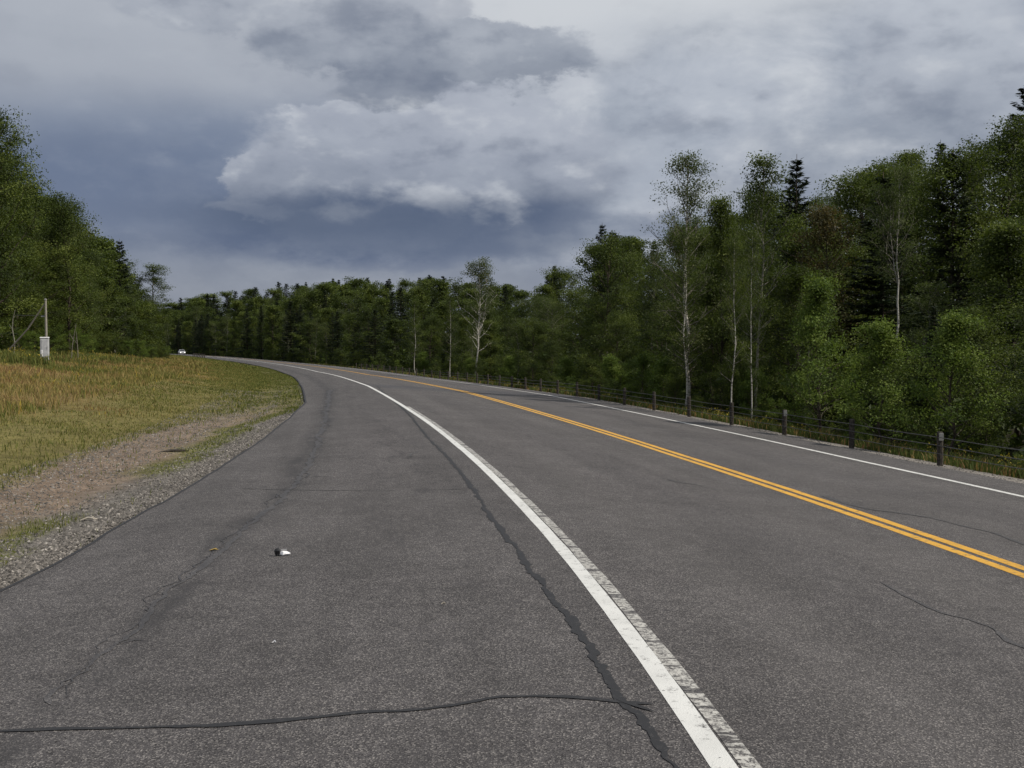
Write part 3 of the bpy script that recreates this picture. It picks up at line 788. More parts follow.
# ------------------------------------------------------------------ trees
def unit(v): return v / (np.linalg.norm(v) + 1e-9)
def curve_pts(p, d, L, r, n=4, up=.15, wob=.12):
    """a limb: starts at p, heads along d, bends up"""
    out = [p]; d = unit(d)
    for i in range(n):
        d = unit(d + np.array([0, 0, up]) + r.normal(0, wob, 3)); out.append(out[-1] + d * L / n)
    return out
def interp_poly(P, f):
    P = np.array(P); k = f * (len(P) - 1); i = min(int(k), len(P) - 2); return P[i] + (P[i + 1] - P[i]) * (k - i)
def broadleaf(seed, H=10., base=.22, rad=2.0, limbs=26, nsub=4, ncl=3, per=14, leaf=.15, shape='egg', r0=.085, spread=.26, fork=False, bare=0., clump=.32):
    """one broadleaved tree: wood mesh builder + leaf arrays"""
    r = np.random.default_rng(seed)
    wood = MB(); limbs_ = MB(); C = []; Nn = []; tint = []
    top = np.array([r.normal(0, .25), r.normal(0, .25), H * .97])
    trunk = [np.array([0, 0, -.3])]
    nseg = 9; b = r.normal(0, .10, 2)
    for i in range(1, nseg + 1):
        f = i / nseg; b = b * .7 + r.normal(0, .07, 2)
        trunk.append(np.array([top[0] * f + b[0], top[1] * f + b[1], top[2] * f]))
    wood.tube(trunk, [r0 * (1.25 if i == 0 else 1) * (1 - .9 * i / nseg) + .006 for i in range(nseg + 1)], 7)
    if fork:
        fp = interp_poly(trunk, .42); fk = curve_pts(fp, np.array([.5, .1, 1.]), H * .45, r, 5, .2, .1)
        wood.tube(fk, [r0 * .5 * (1 - .85 * i / 5) + .005 for i in range(6)], 6)
    for i in range(limbs):
        f = base + (1 - base) * ((i + r.random()) / limbs) ** .9
        az = i * 2.4 + r.normal(0, .5)
        g = (f - base) / (1 - base)
        if shape == 'egg': wdt = (math.sin(math.pi * min(1, g * .82 + .14)) ** .7)
        elif shape == 'cone': wdt = (1 - g) ** .7 * .95 + .1
        elif shape == 'vase': wdt = .35 + .75 * math.sin(math.pi * min(1, .15 + g * .7))
        else: wdt = .55 + .45 * math.sin(math.pi * g)
        L = rad * wdt * r.uniform(.6, 1.25)
        src = interp_poly(trunk, min(f, .98))
        if fork and r.random() < .4 and f > .45: src = interp_poly(fk, (f - .42) / .58)
        up = .5 + .9 * g
        d = np.array([math.cos(az), math.sin(az), up])
        limb = curve_pts(src, d, L * 1.15, r, 4, .06, .14)
        lr = r0 * .32 * (1 - .6 * g) + .006
        limbs_.tube(limb, [lr * (1 - .8 * q / 4) + .002 for q in range(5)], 4, cap=False)
        bright = r.normal(.44, .21)
        for j in range(nsub):
            fj = r.uniform(.35, 1.0)
            sp = interp_poly(limb, min(fj, .99))
            sd_ = unit(limb[-1] - limb[0]) + r.normal(0, .55, 3)
            sub = curve_pts(sp, sd_, L * r.uniform(.25, .5), r, 2, .08, .2)
            if j < 3 or bare: limbs_.tube(sub, [lr * .35 + .002, lr * .22 + .0015, .0015], 3, cap=False)
            if r.random() < bare * (1 - g): continue
            for c in range(ncl):
                cp = interp_poly(sub, r.uniform(.3, 1.0)) + r.normal(0, spread * .5, 3)
                m = max(3, int(per * r.uniform(.5, 1.5)))
                off = np.clip(r.normal(0, .75, (m, 3)), -1.35, 1.35) * clump * 1.25 * np.array([1, 1, .55])
                C.append(cp + off)
                out = cp - interp_poly(trunk, min(f, .98)); out = unit(out) * .5 + np.array([0, 0, .5])
                Nn.append(out + r.normal(0, .8, (m, 3)))
                tint.append(np.full(m, bright + r.normal(0, .18)) + r.normal(0, .07, m))
    C = np.concatenate(C); Nn = np.concatenate(Nn); tint = np.clip(np.concatenate(tint), 0, 1)
    V, F = quads(C, r.uniform(.65, 1.3, len(C)) * leaf, Nn, seed + 1, .66)
    return wood, limbs_, V, F, tint
def conifer(seed, H=10., R0=2.0, base=.06, leaf=.2, step=.3, dens=5, droop=.25, sparse=0.):
    r = np.random.default_rng(seed); wood = MB(); limbs_ = MB(); C = []; A = []; B = []; tint = []
    wood.tube([(0, 0, -.3), (0, 0, H * .5), (0, 0, H)], [.12, .07, .01], 7)
    z = H * base
    while z < H * .985:
        g = z / H; nb = 6 if g > .8 else 8
        for k in range(nb):
            if r.random() < sparse: continue
            az = r.uniform(0, 6.28); L = R0 * ((1 - g) ** .8 + .03) * r.uniform(.55, 1.18)
            d = np.array([math.cos(az), math.sin(az), 0.]); q = r.normal(.1 + .5 * g, .08)
            side = np.array([-d[1], d[0], 0.])
            pts = [np.array([0, 0, z]) + d * L * f + np.array([0, 0, L * (q * f - droop * f * f * (1.6 - g) + .12 * f ** 4)]) for f in (0, .35, .7, 1)]
            limbs_.tube(pts, [.022 * (1 - g) + .006, .012, .006, .002], 3, cap=False)
            n = max(4, int(L / .085))
            ff = np.linspace(.12, 1, n)
            tt = r.normal(.42, .14)
            for f in ff:
                c = interp_poly(pts, min(f, .999)); hw = L * .28 * (1.08 - f) + .06
                for _ in range(dens):
                    sgn = r.uniform(-1, 1)
                    C.append(c + side * sgn * hw + d * abs(sgn) * hw * .5 + np.array([0, 0, r.normal(-.02, .04)]))
                    A.append(unit(side * sgn * 1.2 + d * .9 + r.normal(0, .2, 3))); tint.append(tt + r.normal(0, .15))
        z += step * r.uniform(.8, 1.2) * (1.1 - .45 * g)
    C = np.array(C); A = np.array(A); n = len(C); tint = np.clip(tint, 0, 1)
    up = np.array([0, 0, 1.]) + r.normal(0, .45, (n, 3)); B = np.cross(A, up); B /= np.linalg.norm(B, axis=1)[:, None]
    sz = leaf * r.uniform(.6, 1.3, n)
    a = A * sz[:, None] / 2; b = B * sz[:, None] * .13
    V = np.stack([C - a, C - b, C + a, C + b], 1).reshape(-1, 3)
    return wood, limbs_, V, np.arange(n)[:, None] * 4 + np.array([[0, 1, 2, 3]]), tint
PROTO = {}
def register(key, name, data, leafmat, barkmat, limbmat=None):
    """stores the prototype's meshes; the objects are made when placed"""
    wood, limbs_, V, F, tint = data
    cr_ = mesh_np('crown', V, F, leafmat, face_attr=tint); me_c = cr_.data; bpy.data.objects.remove(cr_)
    if not limbmat:
        n0 = len(wood.v); wood.v += limbs_.v; wood.f += [tuple(i + n0 for i in f) for f in limbs_.f]
    tk = wood.build('trunk', barkmat, None, True); me_t = tk.data; bpy.data.objects.remove(tk)
    me_l = None
    if limbmat:
        lb = limbs_.build('limbs', limbmat, None, True); me_l = lb.data; bpy.data.objects.remove(lb)
    zt = float(np.percentile(V[:, 2], 99.7))
    PROTO[key] = (name, me_t, me_l, me_c, zt)
def plant(key, x, y, h, label, cat, group=None, wide=1.0, rot=None, sink=.1, rnd=random.Random(1), z=None):
    name, mt, ml, mc, zt = PROTO[key]
    k = h / zt
    e = empty(name, (x, y, (gz(x, y) if z is None else z) - sink), rot if rot is not None else rnd.uniform(0, 6.28), label, cat, group)
    e.scale = (k * wide, k * wide, k)
    link(bpy.data.objects.new('trunk', mt), e); link(bpy.data.objects.new('crown', mc), e)
    if ml: link(bpy.data.objects.new('limbs', ml), e)
    return e
    link(bpy.data.objects.new('crown', mc), e)
    return e

for i in range(5):
    register('leafy%d' % i, 'leafy_tree', broadleaf(100 + i, 10, [.10, .14, .08, .2, .12][i], [2.5, 2.1, 2.8, 2.4, 1.9][i], 36, 5, 2, 50, .105, ['egg', 'full', 'egg', 'vase', 'cone'][i], .10), M['leaf'], M['bark'])
for i in range(3):
    register('poplar%d' % i, 'poplar_tree', broadleaf(200 + i, 10, [.22, .3, .26][i], [1.5, 1.2, 1.7][i], 28, 4, 2, 44, .09, ['egg', 'full', 'vase'][i], .075, .22, bare=.25), M['leaf_birch'], M['aspen'])
for i in range(3):
    register('far%d' % i, 'leafy_tree', broadleaf(300 + i, 10, .06, [2.2, 1.9, 2.5][i], 28, 4, 2, 34, .19, ['egg', 'full', 'vase'][i], .10, clump=.36), M['leaf'], M['bark'])
register('rust', 'turning_tree', broadleaf(340, 10, .2, 1.8, 38, 4, 3, 24, .11, 'egg', .08), M['leaf_rust'], M['bark'])
for i in range(3):
    register('spruce%d' % i, 'spruce_tree', conifer(400 + i, 10, [1.9, 1.5, 2.3][i], .05, .24, [.34, .3, .36][i], 5, .28), M['needle'], M['bark'])
for i in range(3):
    register('shrub%d' % i, 'leafy_shrub', broadleaf(500 + i, 3.0, .03, [1.15, 1.4, .9][i], 24, 4, 2, 34, .075, ['egg', 'full', 'cone'][i], .03, .16, clump=.16), M['leaf_bright'], M['bark'])
for i in range(2):
    register('bush%d' % i, 'leafy_shrub', broadleaf(520 + i, 3.0, .02, [1.5, 1.2][i], 22, 4, 2, 32, .08, ['full', 'egg'][i], .03, .16, clump=.2), M['leaf'], M['bark'])
# the tall birches that stand out
register('birch_tall', 'birch_tree', broadleaf(601, 10, .14, 1.45, 58, 4, 3, 20, .07, 'egg', .075, .2, bare=.30, clump=.2), M['leaf_birch'], M['birch'], M['twig'])
register('birch_pale', 'birch_tree', broadleaf(606, 10, .42, 2.0, 38, 5, 3, 24, .09, 'egg', .075, .22, fork=True, bare=.3, clump=.22), M['leaf_birch'], M['birch'], M['twig'])
register('birch_fork', 'birch_tree', broadleaf(605, 10, .28, 2.1, 42, 5, 3, 20, .10, 'egg', .085, .22, fork=True, bare=.6, clump=.22), M['leaf_birch'], M['birch'], M['birch'])
register('birch_thin', 'birch_tree', broadleaf(609, 10, .22, 1.2, 34, 4, 3, 20, .075, 'egg', .045, .2, bare=.2, clump=.2), M['leaf'], M['birch'], M['twig'])
register('airy', 'poplar_tree', broadleaf(612, 10, .3, 1.3, 36, 4, 3, 20, .085, 'egg', .055, .2, bare=.1, clump=.18), M['leaf'], M['aspen'])
register('young', 'young_tree', broadleaf(617, 5, .03, 1.7, 34, 5, 2, 32, .085, 'cone', .05, .18, clump=.2), M['leaf_bright'], M['bark'])

# --- trees one can single out
SKY_R = [(160, 310), (175, 303), (210, 293), (300, 288), (340, 283), (400, 285), (430, 280), (460, 283), (480, 276), (520, 292), (545, 287), (562, 262), (600, 228), (650, 228), (690, 196), (730, 184),
         (760, 188), (795, 190), (820, 196), (850, 172), (880, 156), (950, 154), (975, 142), (1000, 114), (1030, 96)]
SKY_L = [(-40, 85), (0, 110), (15, 142), (40, 178), (75, 198), (95, 216), (105, 247), (120, 250), (140, 268), (150, 276), (162, 300)]
def tall(zone, x, y):
    """height a tree here reaches so the wood keeps the profile of the real ridge"""
    tab = SKY_L if zone == 'l' else SKY_R
    px = 512 + x / y * FPX
    ys = np.interp(px, [a for a, b in tab], [b for a, b in tab])
    return 1.6 + (348.9 - ys) * y / FPX - gz(x, y)
def ax(px, d): return (px - 512) / FPX * d
plant('birch_tall', ax(688, 40), 40, 9.8, 'tall slim white birch standing in front of the forest wall, airy crown', 'tree', rot=2.0, sink=.0)
plant('birch_thin', ax(683, 39.3), 39.3, 6.8, 'thin dark stemmed birch leaning close against the foot of the tall white birch', 'tree', rot=.6)
plant('birch_fork', ax(476, 82), 82, 9.7, 'forked birch with bright white trunk beside the middle of the bend', 'tree', rot=.2, sink=0, wide=.95)
plant('birch_thin', ax(450, 85), 85, 7.0, 'slender pale stemmed birch just left of the forked birch', 'tree', rot=2.2)
plant('birch_thin', ax(416, 94), 94, 6.9, 'small grey green birch with upright crown left of the two pale birches', 'tree', rot=4.2, wide=1.1)
plant('airy', ax(757, 37), 37, 9.4, 'tall aspen with a loose leafy tip poking above its neighbours right of the tall birch', 'tree', rot=1.0)
plant('leafy4', ax(722, 41), 41, 8.6, 'bright green upright tree directly right of the tall white birch', 'tree', rot=1.4, wide=.8)
plant('birch_thin', ax(735, 33.5), 33.5, 6.0, 'slim white trunked birch sapling rising behind the cable fence right of the tall birch', 'tree', rot=3.1, wide=.8)
plant('birch_thin', ax(752, 34.5), 34.5, 6.4, 'grey trunked birch sapling right of the slim white sapling', 'tree', rot=5.0, wide=.8)
plant('spruce0', ax(795, 52), 52, 11.6, 'dark pointed spruce rising behind the aspen against the clouds', 'tree', rot=.4)
plant('birch_pale', ax(897, 36), 36, 6.7, 'birch with pale forked limbs halfway up the wooded slope at the right', 'tree', rot=2.9, wide=.8, z=1.2)
plant('rust', ax(832, 40), 40, 8.2, 'tree with reddish brown thinning leaves between the dark spruce and the pale limbed birch', 'tree', rot=1.9)
plant('young', ax(948, 22.5), 22.5, 3.3, 'bright green young tree behind the nearest fence post at the right', 'tree', rot=.9, wide=1.0)
plant('young', ax(885, 25), 25, 3.2, 'bushy light green sapling just left of the young tree by the nearest fence post', 'tree', rot=3.9, wide=1.1)
plant('young', ax(822, 28), 28, 4.4, 'light green broad sapling behind the third and second fence posts', 'tree', rot=5.9, wide=.9)
plant('spruce1', ax(934, 24.5), 24.5, 3.6, 'small pointed spruce showing its tip between the two bright saplings', 'tree', rot=1.0)
plant('spruce2', ax(1022, 58), 58, 13.2, 'tallest dark spruce at the far right edge of the forest', 'tree', rot=1.0)
plant('leafy2', ax(965, 44), 44, tall('r', ax(965, 44), 44) * 1.0, 'full crowned leafy tree on the skyline between the pale limbed birch and the tallest spruce', 'tree', rot=1.1, wide=1.1)
plant('leafy0', ax(1003, 47), 47, tall('r', ax(1003, 47), 47) * .97, 'full crowned leafy tree on the skyline just left of the tallest spruce', 'tree', rot=2.1, wide=1.1)
plant('leafy3', ax(868, 49), 49, tall('r', ax(868, 49), 49) * 1.0, 'leafy tree on the skyline left behind the pale limbed birch', 'tree', rot=3.3, wide=1.1)
plant('leafy1', ax(602, 58), 58, 9.2, 'dense green tree with a rounded bump on top left of the tall birch', 'tree', rot=2.6)
plant('leafy0', ax(70, 78), 78, 11.9, 'large leafy tree in the left forest whose crown overhangs to the right', 'tree', rot=.5, wide=.95)
plant('leafy2', ax(-12, 58), 58, 13.6, 'tallest leafy tree at the left edge with its crown breaking the skyline', 'tree', rot=4.5, wide=.8)
plant('airy', ax(153, 165), 165, 14.5, 'airy lone tree at the right end of the left forest above the road', 'tree', rot=2.5, wide=1.9)
plant('spruce0', ax(121, 130), 130, 14.0, 'pointed spruce near the right end of the left forest', 'tree', rot=3.5)
plant('spruce1', ax(111, 128), 128, 12.8, 'narrow spruce just left of the pointed spruce near the end of the left forest', 'tree', rot=.5)

# --- the forest itself: every tree its own object
rnd = random.Random(77)
GR = 'trees of the forest wall right of the road'
GF = 'trees of the dark wood beyond the far bend'
GL = 'trees of the forest left of the meadow'
KINDP = {'leafy': 'green leafy tree', 'spruce': 'dark needled spruce', 'poplar': 'slender grey tree'}
ROWP = ['front', 'second row', 'third row', 'back']
def where(zone, x, y):
    px = 512 + x / y * FPX
    if zone == 'l':
        for a, t in ((14, 'at the photo edge'), (40, 'left of the wooden pole'), (60, 'above the grey cabinet'), (90, 'above the bare saplings'), (115, 'left of the pointed spruce'), (135, 'under the pointed spruce'), (400, 'near the lone airy tree')):
            if px < a: return t
    for a, t in ((185, 'behind the distant car'), (240, 'behind the distant short fence'), (320, 'left of the far bend'), (410, 'where the edge line fades'),
                 (476, 'left of the forked birch'), (545, 'right of the forked birch'), (602, 'left of the round topped tree'), (688, 'left of the tall white birch'),
                 (757, 'between tall birch and aspen'), (832, 'behind the reddish tree'), (897, 'left of the pale limbed birch'), (960, 'right of the pale limbed birch'), (9999, 'by the tallest spruce')):
        if px < a: return t
def put(zone, kind, x, y, h, rown, wide=1.0):
    if kind == 'leafy': key = 'far%d' % rnd.randrange(3) if math.hypot(x, y) > 110 else 'leafy%d' % rnd.randrange(5)
    elif kind == 'spruce': key = 'spruce%d' % rnd.randrange(3)
    else: key = 'poplar%d' % rnd.randrange(3)
    grp = {'r': GR, 'f': GF, 'l': GL}[zone]
    nm = {'r': 'right forest', 'f': 'distant wood', 'l': 'left forest'}[zone]
    fr = h / max(tall(zone, x, y), 1)
    sz = ['low', 'short', 'middling', 'tall', 'towering'][int(np.clip((fr - .5) / .12, 0, 4))]
    plant(key, x, y, h, '%s %s, %s of %s, %s' % (sz, KINDP[kind], ROWP[rown], nm, where(zone, x, y)), 'tree', grp, wide * rnd.uniform(.9, 1.15) * min(1.35, max(1.0, 9.5 / h)), rnd=rnd, sink=.15)
def in_view(x, y, m=3.0): return y > 2 and abs(x) < .485 * y + m + (7 if 0 < x < 26 and y < 30 else 0)
def row(zone, rown, s0, s1, u, step, f0, f1, mixk, ju=1.2, grow=.012, cap=14.5):
    s = s0
    while s < s1:
        uu = u + rnd.uniform(-ju, ju)
        x, y, _ = rp(s, uu); x = float(x); y = float(y)
        if in_view(x, y):
            h = min(tall(zone, x, y) * rnd.uniform(f0, f1), cap * rnd.uniform(.9, 1.05))
            k = rnd.choices(['leafy', 'spruce', 'poplar'], mixk)[0]
            if k == 'spruce': h *= 1.04
            if h > 3: put(zone, k, x, y, h, rown)
        s += step * (1 + grow * s) * rnd.uniform(.75, 1.25)
# right side, near to far rows up the slope
row('r', 0, 3, 125, 14.2, 3.0, .48, .76, (5, 1, 3), 1.2, .007, 6.5)
row('r', 1, 5, 125, 18.5, 3.2, .66, .92, (6, 1.4, 2), 1.6, .008, 9)
row('r', 2, 16, 130, 24, 3.3, .86, 1.03, (6, 1.6, 1.5), 2.0, .008, 11)
row('r', 3, 20, 135, 31, 4.0, .9, 1.04, (6, 1.6, 1), 2.4, .008, 12.5)
row('r', 3, 28, 140, 40, 4.8, .92, 1.05, (6, 1.6, 0), 3, .008, 13.5)
row('r', 3, 38, 140, 51, 6, .93, 1.06, (5, 1.6, 0), 3, .008, 14.5)
# beyond the bend
row('f', 0, 128, 440, 13.5, 3.8, .55, .8, (4, 3, 2), 1.5, .0015, 13)
row('f', 1, 128, 450, 20, 4.6, .84, 1.03, (4, 3, 1), 2, .002, 19)
row('f', 2, 128, 450, 29, 7.5, .92, 1.08, (4, 3, 0), 3, .002, 21)
row('f', 3, 128, 460, 42, 10, .94, 1.1, (4, 3, 0), 4, .001, 23)
# across the end of the road, where it turns out of sight
for (yb, n_, f0, f1) in ((425, 13, .7, .88), (450, 11, .9, 1.03)):
    for k in range(n_):
        y = yb + rnd.uniform(-7, 9); x = ax(134 + k * 88 / n_, y)
        if abs(to_su(x, y)[1][0] - 3) < 9: continue
        put('f', rnd.choices(['leafy', 'spruce'], (4, 1))[0], x, y, tall('f', x, y) * rnd.uniform(f0, f1), 3, 1.5)

# left forest: front line follows the edge of the meadow
front = [(-34, 46), (-29.5, 55), (-33.5, 75), (-38.5, 95), (-43.5, 120), (-50.5, 145), (-57.5, 172)]
FP = resample(front, 1.0)
def lrow(rown, off, step, f0, f1, mixk):
    d = 0.0
    while d < len(FP) - 2:
        p = FP[int(d)]; tg = FP[int(d) + 1] - p; nl = unit(np.array([-tg[1], tg[0]]))
        x = p[0] + nl[0] * (off + rnd.uniform(-1, 1)); y = p[1] + nl[1] * (off + rnd.uniform(-1, 1))
        if in_view(x, y, 5):
            k = rnd.choices(['leafy', 'spruce', 'poplar'], mixk)[0]
            put('l', k, x, y, min(16, tall('l', x, y) * rnd.uniform(f0, f1)), rown, 1.1)
        d += step * rnd.uniform(.75, 1.25)
lrow(0, 0, 2.5, .50, .74, (5, 1.2, 1.5))
lrow(1, 3.5, 2.9, .72, .93, (5, 1.5, 1))
lrow(2, 8, 3.8, .84, 1.0, (5, 1.5, 0))
lrow(3, 14, 5.0, .88, 1.02, (5, 1.5, 0))
lrow(3, 22, 7.0, .90, 1.03, (5, 1.5, 0))

# --- shrubs along the forest edges
def shrub_row(s0, s1, u, step, h0, h1, keys, label, group, grow=.012):
    s = s0
    while s < s1:
        x, y, _ = rp(s, u + rnd.uniform(-.8, .8)); x = float(x); y = float(y)
        if in_view(x, y, 1): plant(rnd.choice(keys), x, y, rnd.uniform(h0, h1), label + ', ' + where('r', x, y), 'shrub', group, rnd.uniform(.9, 1.3), rnd=rnd)
        s += step * (1 + grow * s) * rnd.uniform(.7, 1.3)
shrub_row(2, 120, 11.9, 2.1, 1.5, 2.7, ['shrub0', 'shrub2', 'bush0', 'bush1', 'bush0'], 'leafy roadside shrub behind the cable fence', 'shrubs behind the cable fence')
shrub_row(2, 110, 10.7, 1.5, .55, 1.15, ['bush0', 'bush1', 'shrub1', 'bush0'], 'low dark brush reaching under the cables', 'low brush under the cable fence', .014)
shrub_row(15, 120, 15.8, 2.8, 2.2, 3.6, ['bush0', 'bush1', 'shrub1'], 'dark undergrowth shrub beneath the right trees', 'undergrowth shrubs right of the road')
shrub_row(120, 400, 11.5, 5.0, 1.4, 2.8, ['bush0', 'bush1', 'shrub1'], 'low dark shrub beside the distant road', 'shrubs along the distant road', .002)
d = 0
while d < len(FP) - 2:
    p = FP[int(d)]; x = p[0] + rnd.uniform(1.0, 2.6); y = p[1] + rnd.uniform(-1, 1)
    if in_view(x, y, 2) : plant(rnd.choice(['shrub0', 'shrub1', 'bush0', 'bush1']), x, y, rnd.uniform(1.3, 2.6), 'green shrub at the foot of the left forest, ' + where('l', x, y), 'shrub', 'shrubs at the foot of the left forest', 1.25, rnd=rnd)
    d += 3.2 * rnd.uniform(.7, 1.3)
for (px, d_, h) in ((152, 150, 1.5), (160, 158, 1.2), (168, 150, 1.1)):
    plant('bush0', ax(px, d_), d_, h, 'low dark bush on the verge where the meadow meets the distant road', 'shrub', 'low bushes at the far end of the meadow', 1.5, rnd=rnd)

# dark understorey that closes the view between the trunks
def thicket(name, pts, h, n, seed, label):
    r = np.random.default_rng(seed); P = resample(pts, .5)
    i = r.integers(0, len(P), n); dx_ = r.normal(0, 1.6, n); dy_ = r.normal(0, 1.6, n)
    x = P[i, 0] + dx_; y = P[i, 1] + dy_; z = ground(x, y)
    C = np.stack([x, y, z + h * r.random(n) ** 1.2 * (.6 + .7 * vn(x, y, .4, seed))], 1)
    V, F = quads(C, r.uniform(.14, .34, n) * (1 + np.hypot(x, y) / 200), r.normal(0, 1, (n, 3)) + np.array([0, 0, .6]), seed)
    tag(mesh_np(name, V, F, M['leaf'], face_attr=np.clip(r.normal(.3, .15, n), 0, 1)), label, 'undergrowth', kind='stuff')
def off_line(s0, s1, u, st=4): return [tuple(float(q) for q in rp(s, u)[:2]) for s in np.arange(s0, s1, st)]
thicket('undergrowth', off_line(0, 130, 17), 2.6, 26000, 1, 'tangled dark undergrowth filling the forest floor right of the road')
thicket('undergrowth', off_line(14, 130, 24), 3.4, 20000, 2, 'dark leafy undergrowth deeper in the forest on the right slope')
thicket('undergrowth', off_line(20, 130, 34), 5.0, 22000, 5, 'dark young growth among the trunks halfway up the right slope')
thicket('undergrowth', off_line(26, 130, 46), 5.5, 22000, 6, 'dark young growth near the top of the wooded right slope')
thicket('undergrowth', off_line(130, 450, 17), 3.6, 16000, 3, 'dark undergrowth filling the distant wood beyond the bend')
thicket('undergrowth', [(a - 3, b + 1) for a, b in front], 3.2, 24000, 4, 'dark undergrowth filling the foot of the left forest')

# ------------------------------------------------------------------ cable guide rail on the right
def cable_fence(s_list, u, hgt, label, reflect, n_cable=3, r_post=.058):
    x0, y0, _ = rp(s_list[0], u); x0 = float(x0); y0 = float(y0); z0 = gz(x0, y0)
    e = empty('cable_fence', (x0, y0, z0), 0, label, 'guard rail')
    tops = []
    for k, s in enumerate(s_list):
        x, y, _ = rp(s, u); x = float(x); y = float(y); z = gz(x, y)
        lx, ly = rnd.uniform(-.02, .02), rnd.uniform(-.02, .02)
        b = MB().tube([(x - x0, y - y0, z - z0 - .3), (x - x0 + lx * .5, y - y0, z - z0 + hgt * .5), (x - x0 + lx, y - y0 + ly, z - z0 + hgt - .02), (x - x0 + lx, y - y0 + ly, z - z0 + hgt)],
                      [r_post, r_post, r_post * .97, r_post * .8], 9).build('post', M['wood_dark'], e, False)
        if k in reflect:
            MB().box((x - x0 + lx, y - y0 + ly - r_post - .012, z - z0 + hgt - .09), (.085, .014, .14), 0, 1, .003).build('reflector', M['reflector'], b)
        tops.append((x - x0, y - y0, z - z0))
    for c in range(n_cable):
        zc = hgt * (.84 - .24 * c); pts = []
        for a, b in zip(tops[:-1], tops[1:]):
            for f in (0, .5):
                pts.append((a[0] + (b[0] - a[0]) * f - r_post, a[1] + (b[1] - a[1]) * f - r_post * .3, a[2] + (b[2] - a[2]) * f + zc - (.012 if f else 0)))
        MB().tube(pts, .008, 5).build('cable', M['cable'], e)
sl = [12.05 + 3.28 * k for k in range(-4, 34)]
cable_fence(sl, 8.85 + .12, .63, 'low guide rail of dark wooden posts and three steel cables along the far shoulder', {5, 7})
cable_fence([204 + 5. * k for k in range(8)], -2.6 - .55, .85, 'short run of dark posts and cable beside the distant road at the left', set(), 2, .09)

# ------------------------------------------------------------------ cabinet, pole and marker at the left
bx, by = ax(45, 50), 50.; bz = gz(bx, by)
e = empty('utility_cabinet', (bx, by, bz), .25, 'pale grey electrical cabinet standing at the edge of the meadow before the wooden pole', 'cabinet')
MB().box((0, 0, .69), (.36, .26, 1.06), 0, 1, .015).build('cabinet_body', M['galv'], e)
MB().box((0, 0, 1.235), (.40, .31, .035), 0, .9, .006).build('cabinet_lid', M['plastic_w'], e)
dr = MB().box((.02, -.139, .74), (.28, .014, .78), 0, 1, .004).build('cabinet_door', M['galv'], e)
MB().box((.13, -.152, .74), (.02, .02, .10), 0, 1, .003).build('handle', M['galv_d'], dr)
MB().box((.02, -.137, .27), (.30, .012, .05), 0, 1, .003).build('louvre', M['galv_d'], e)
for q in (-.12, .12): MB().box((q, 0, .06), (.05, .05, .26), 0, 1, .004).build('leg', M['galv_d'], e)
MB().box((.06, -.16, .33), (.30, .03, .06), 0, 1, .004).build('conduit_bracket', M['galv_d'], e)
mx_, my_ = ax(42, 49.2), 49.2
MB().box((0, 0, .28), (.085, .03, .78), 0, 1, .008).build('marker_post', M['plastic_w']).location = (mx_, my_, gz(mx_, my_))
tag(bpy.context.scene.objects['marker_post'], 'thin white plastic marker post in front of the grey cabinet', 'post')
px_, py_ = ax(46.5, 50.6), 50.6; pz_ = gz(px_, py_)
e = empty('utility_pole', (px_, py_, pz_), 0, 'short weathered wooden pole with a diagonal brace and a wire behind the grey cabinet', 'pole')
MB().tube([(0, 0, -.3), (.01, 0, 1.5), (.0, 0, 3.1)], [.062, .055, .045], 10).build('pole', M['wood'], e)
MB().box((.0, -.01, 3.06), (.085, .10, .08), 0, 1, .01).build('cap', M['galv_d'], e)
MB().tube([(-1.95, .35, .65), (-.95, .17, 1.65), (-.04, .0, 2.86)], [.042, .038, .034], 8).build('brace', M['wood'], e)
MB().tube([(-1.45, .3, 2.32), (-.7, .1, 2.31), (0, 0, 2.30)], [.012, .012, .012], 5).build('wire', M['cable'], e)
MB().box((-.12, .02, 2.26), (.20, .06, .06), 0, 1, .008).build('bracket', M['galv_d'], e)
qx, qy = ax(14, 51.5), 51.5
e = MB().tube([(0, 0, -.2), (.05, 0, .9), (-.06, .02, 1.5), (-.02, 0, 2.0), (.10, 0, 2.45)], [.028, .026, .022, .02, .01], 7)
e.tube([(-.05, .01, 1.5), (-.2, 0, 1.75)], [.02, .006], 5).tube([(0, 0, 2.05), (.16, .02, 2.2)], [.016, .005], 5)
o = e.build('dead_sapling', M['aspen']); o.location = (qx, qy, gz(qx, qy))
tag(o, 'bare bleached dead sapling left of the braced wooden pole', 'dead tree')
for (px, d_, h, lean, lab) in ((71, 57.5, 2.1, .30, 'longer of two bare pale stems leaning at the foot of the left forest'), (78.5, 58.5, 1.7, -.10, 'shorter thinner bare stem right of the longer leaning stem')):
    x = ax(px, d_); b = MB().tube([(0, 0, -.2), (lean * .3, 0, h * .45), (lean, 0, h)], [.022, .02, .01], 6)
    b.tube([(lean * .5, 0, h * .6), (lean * .5 - .2, 0, h * .75)], [.014, .004], 4)
    o = b.build('bare_sapling', M['twig']); o.location = (x, d_, gz(x, d_)); tag(o, lab, 'dead tree')

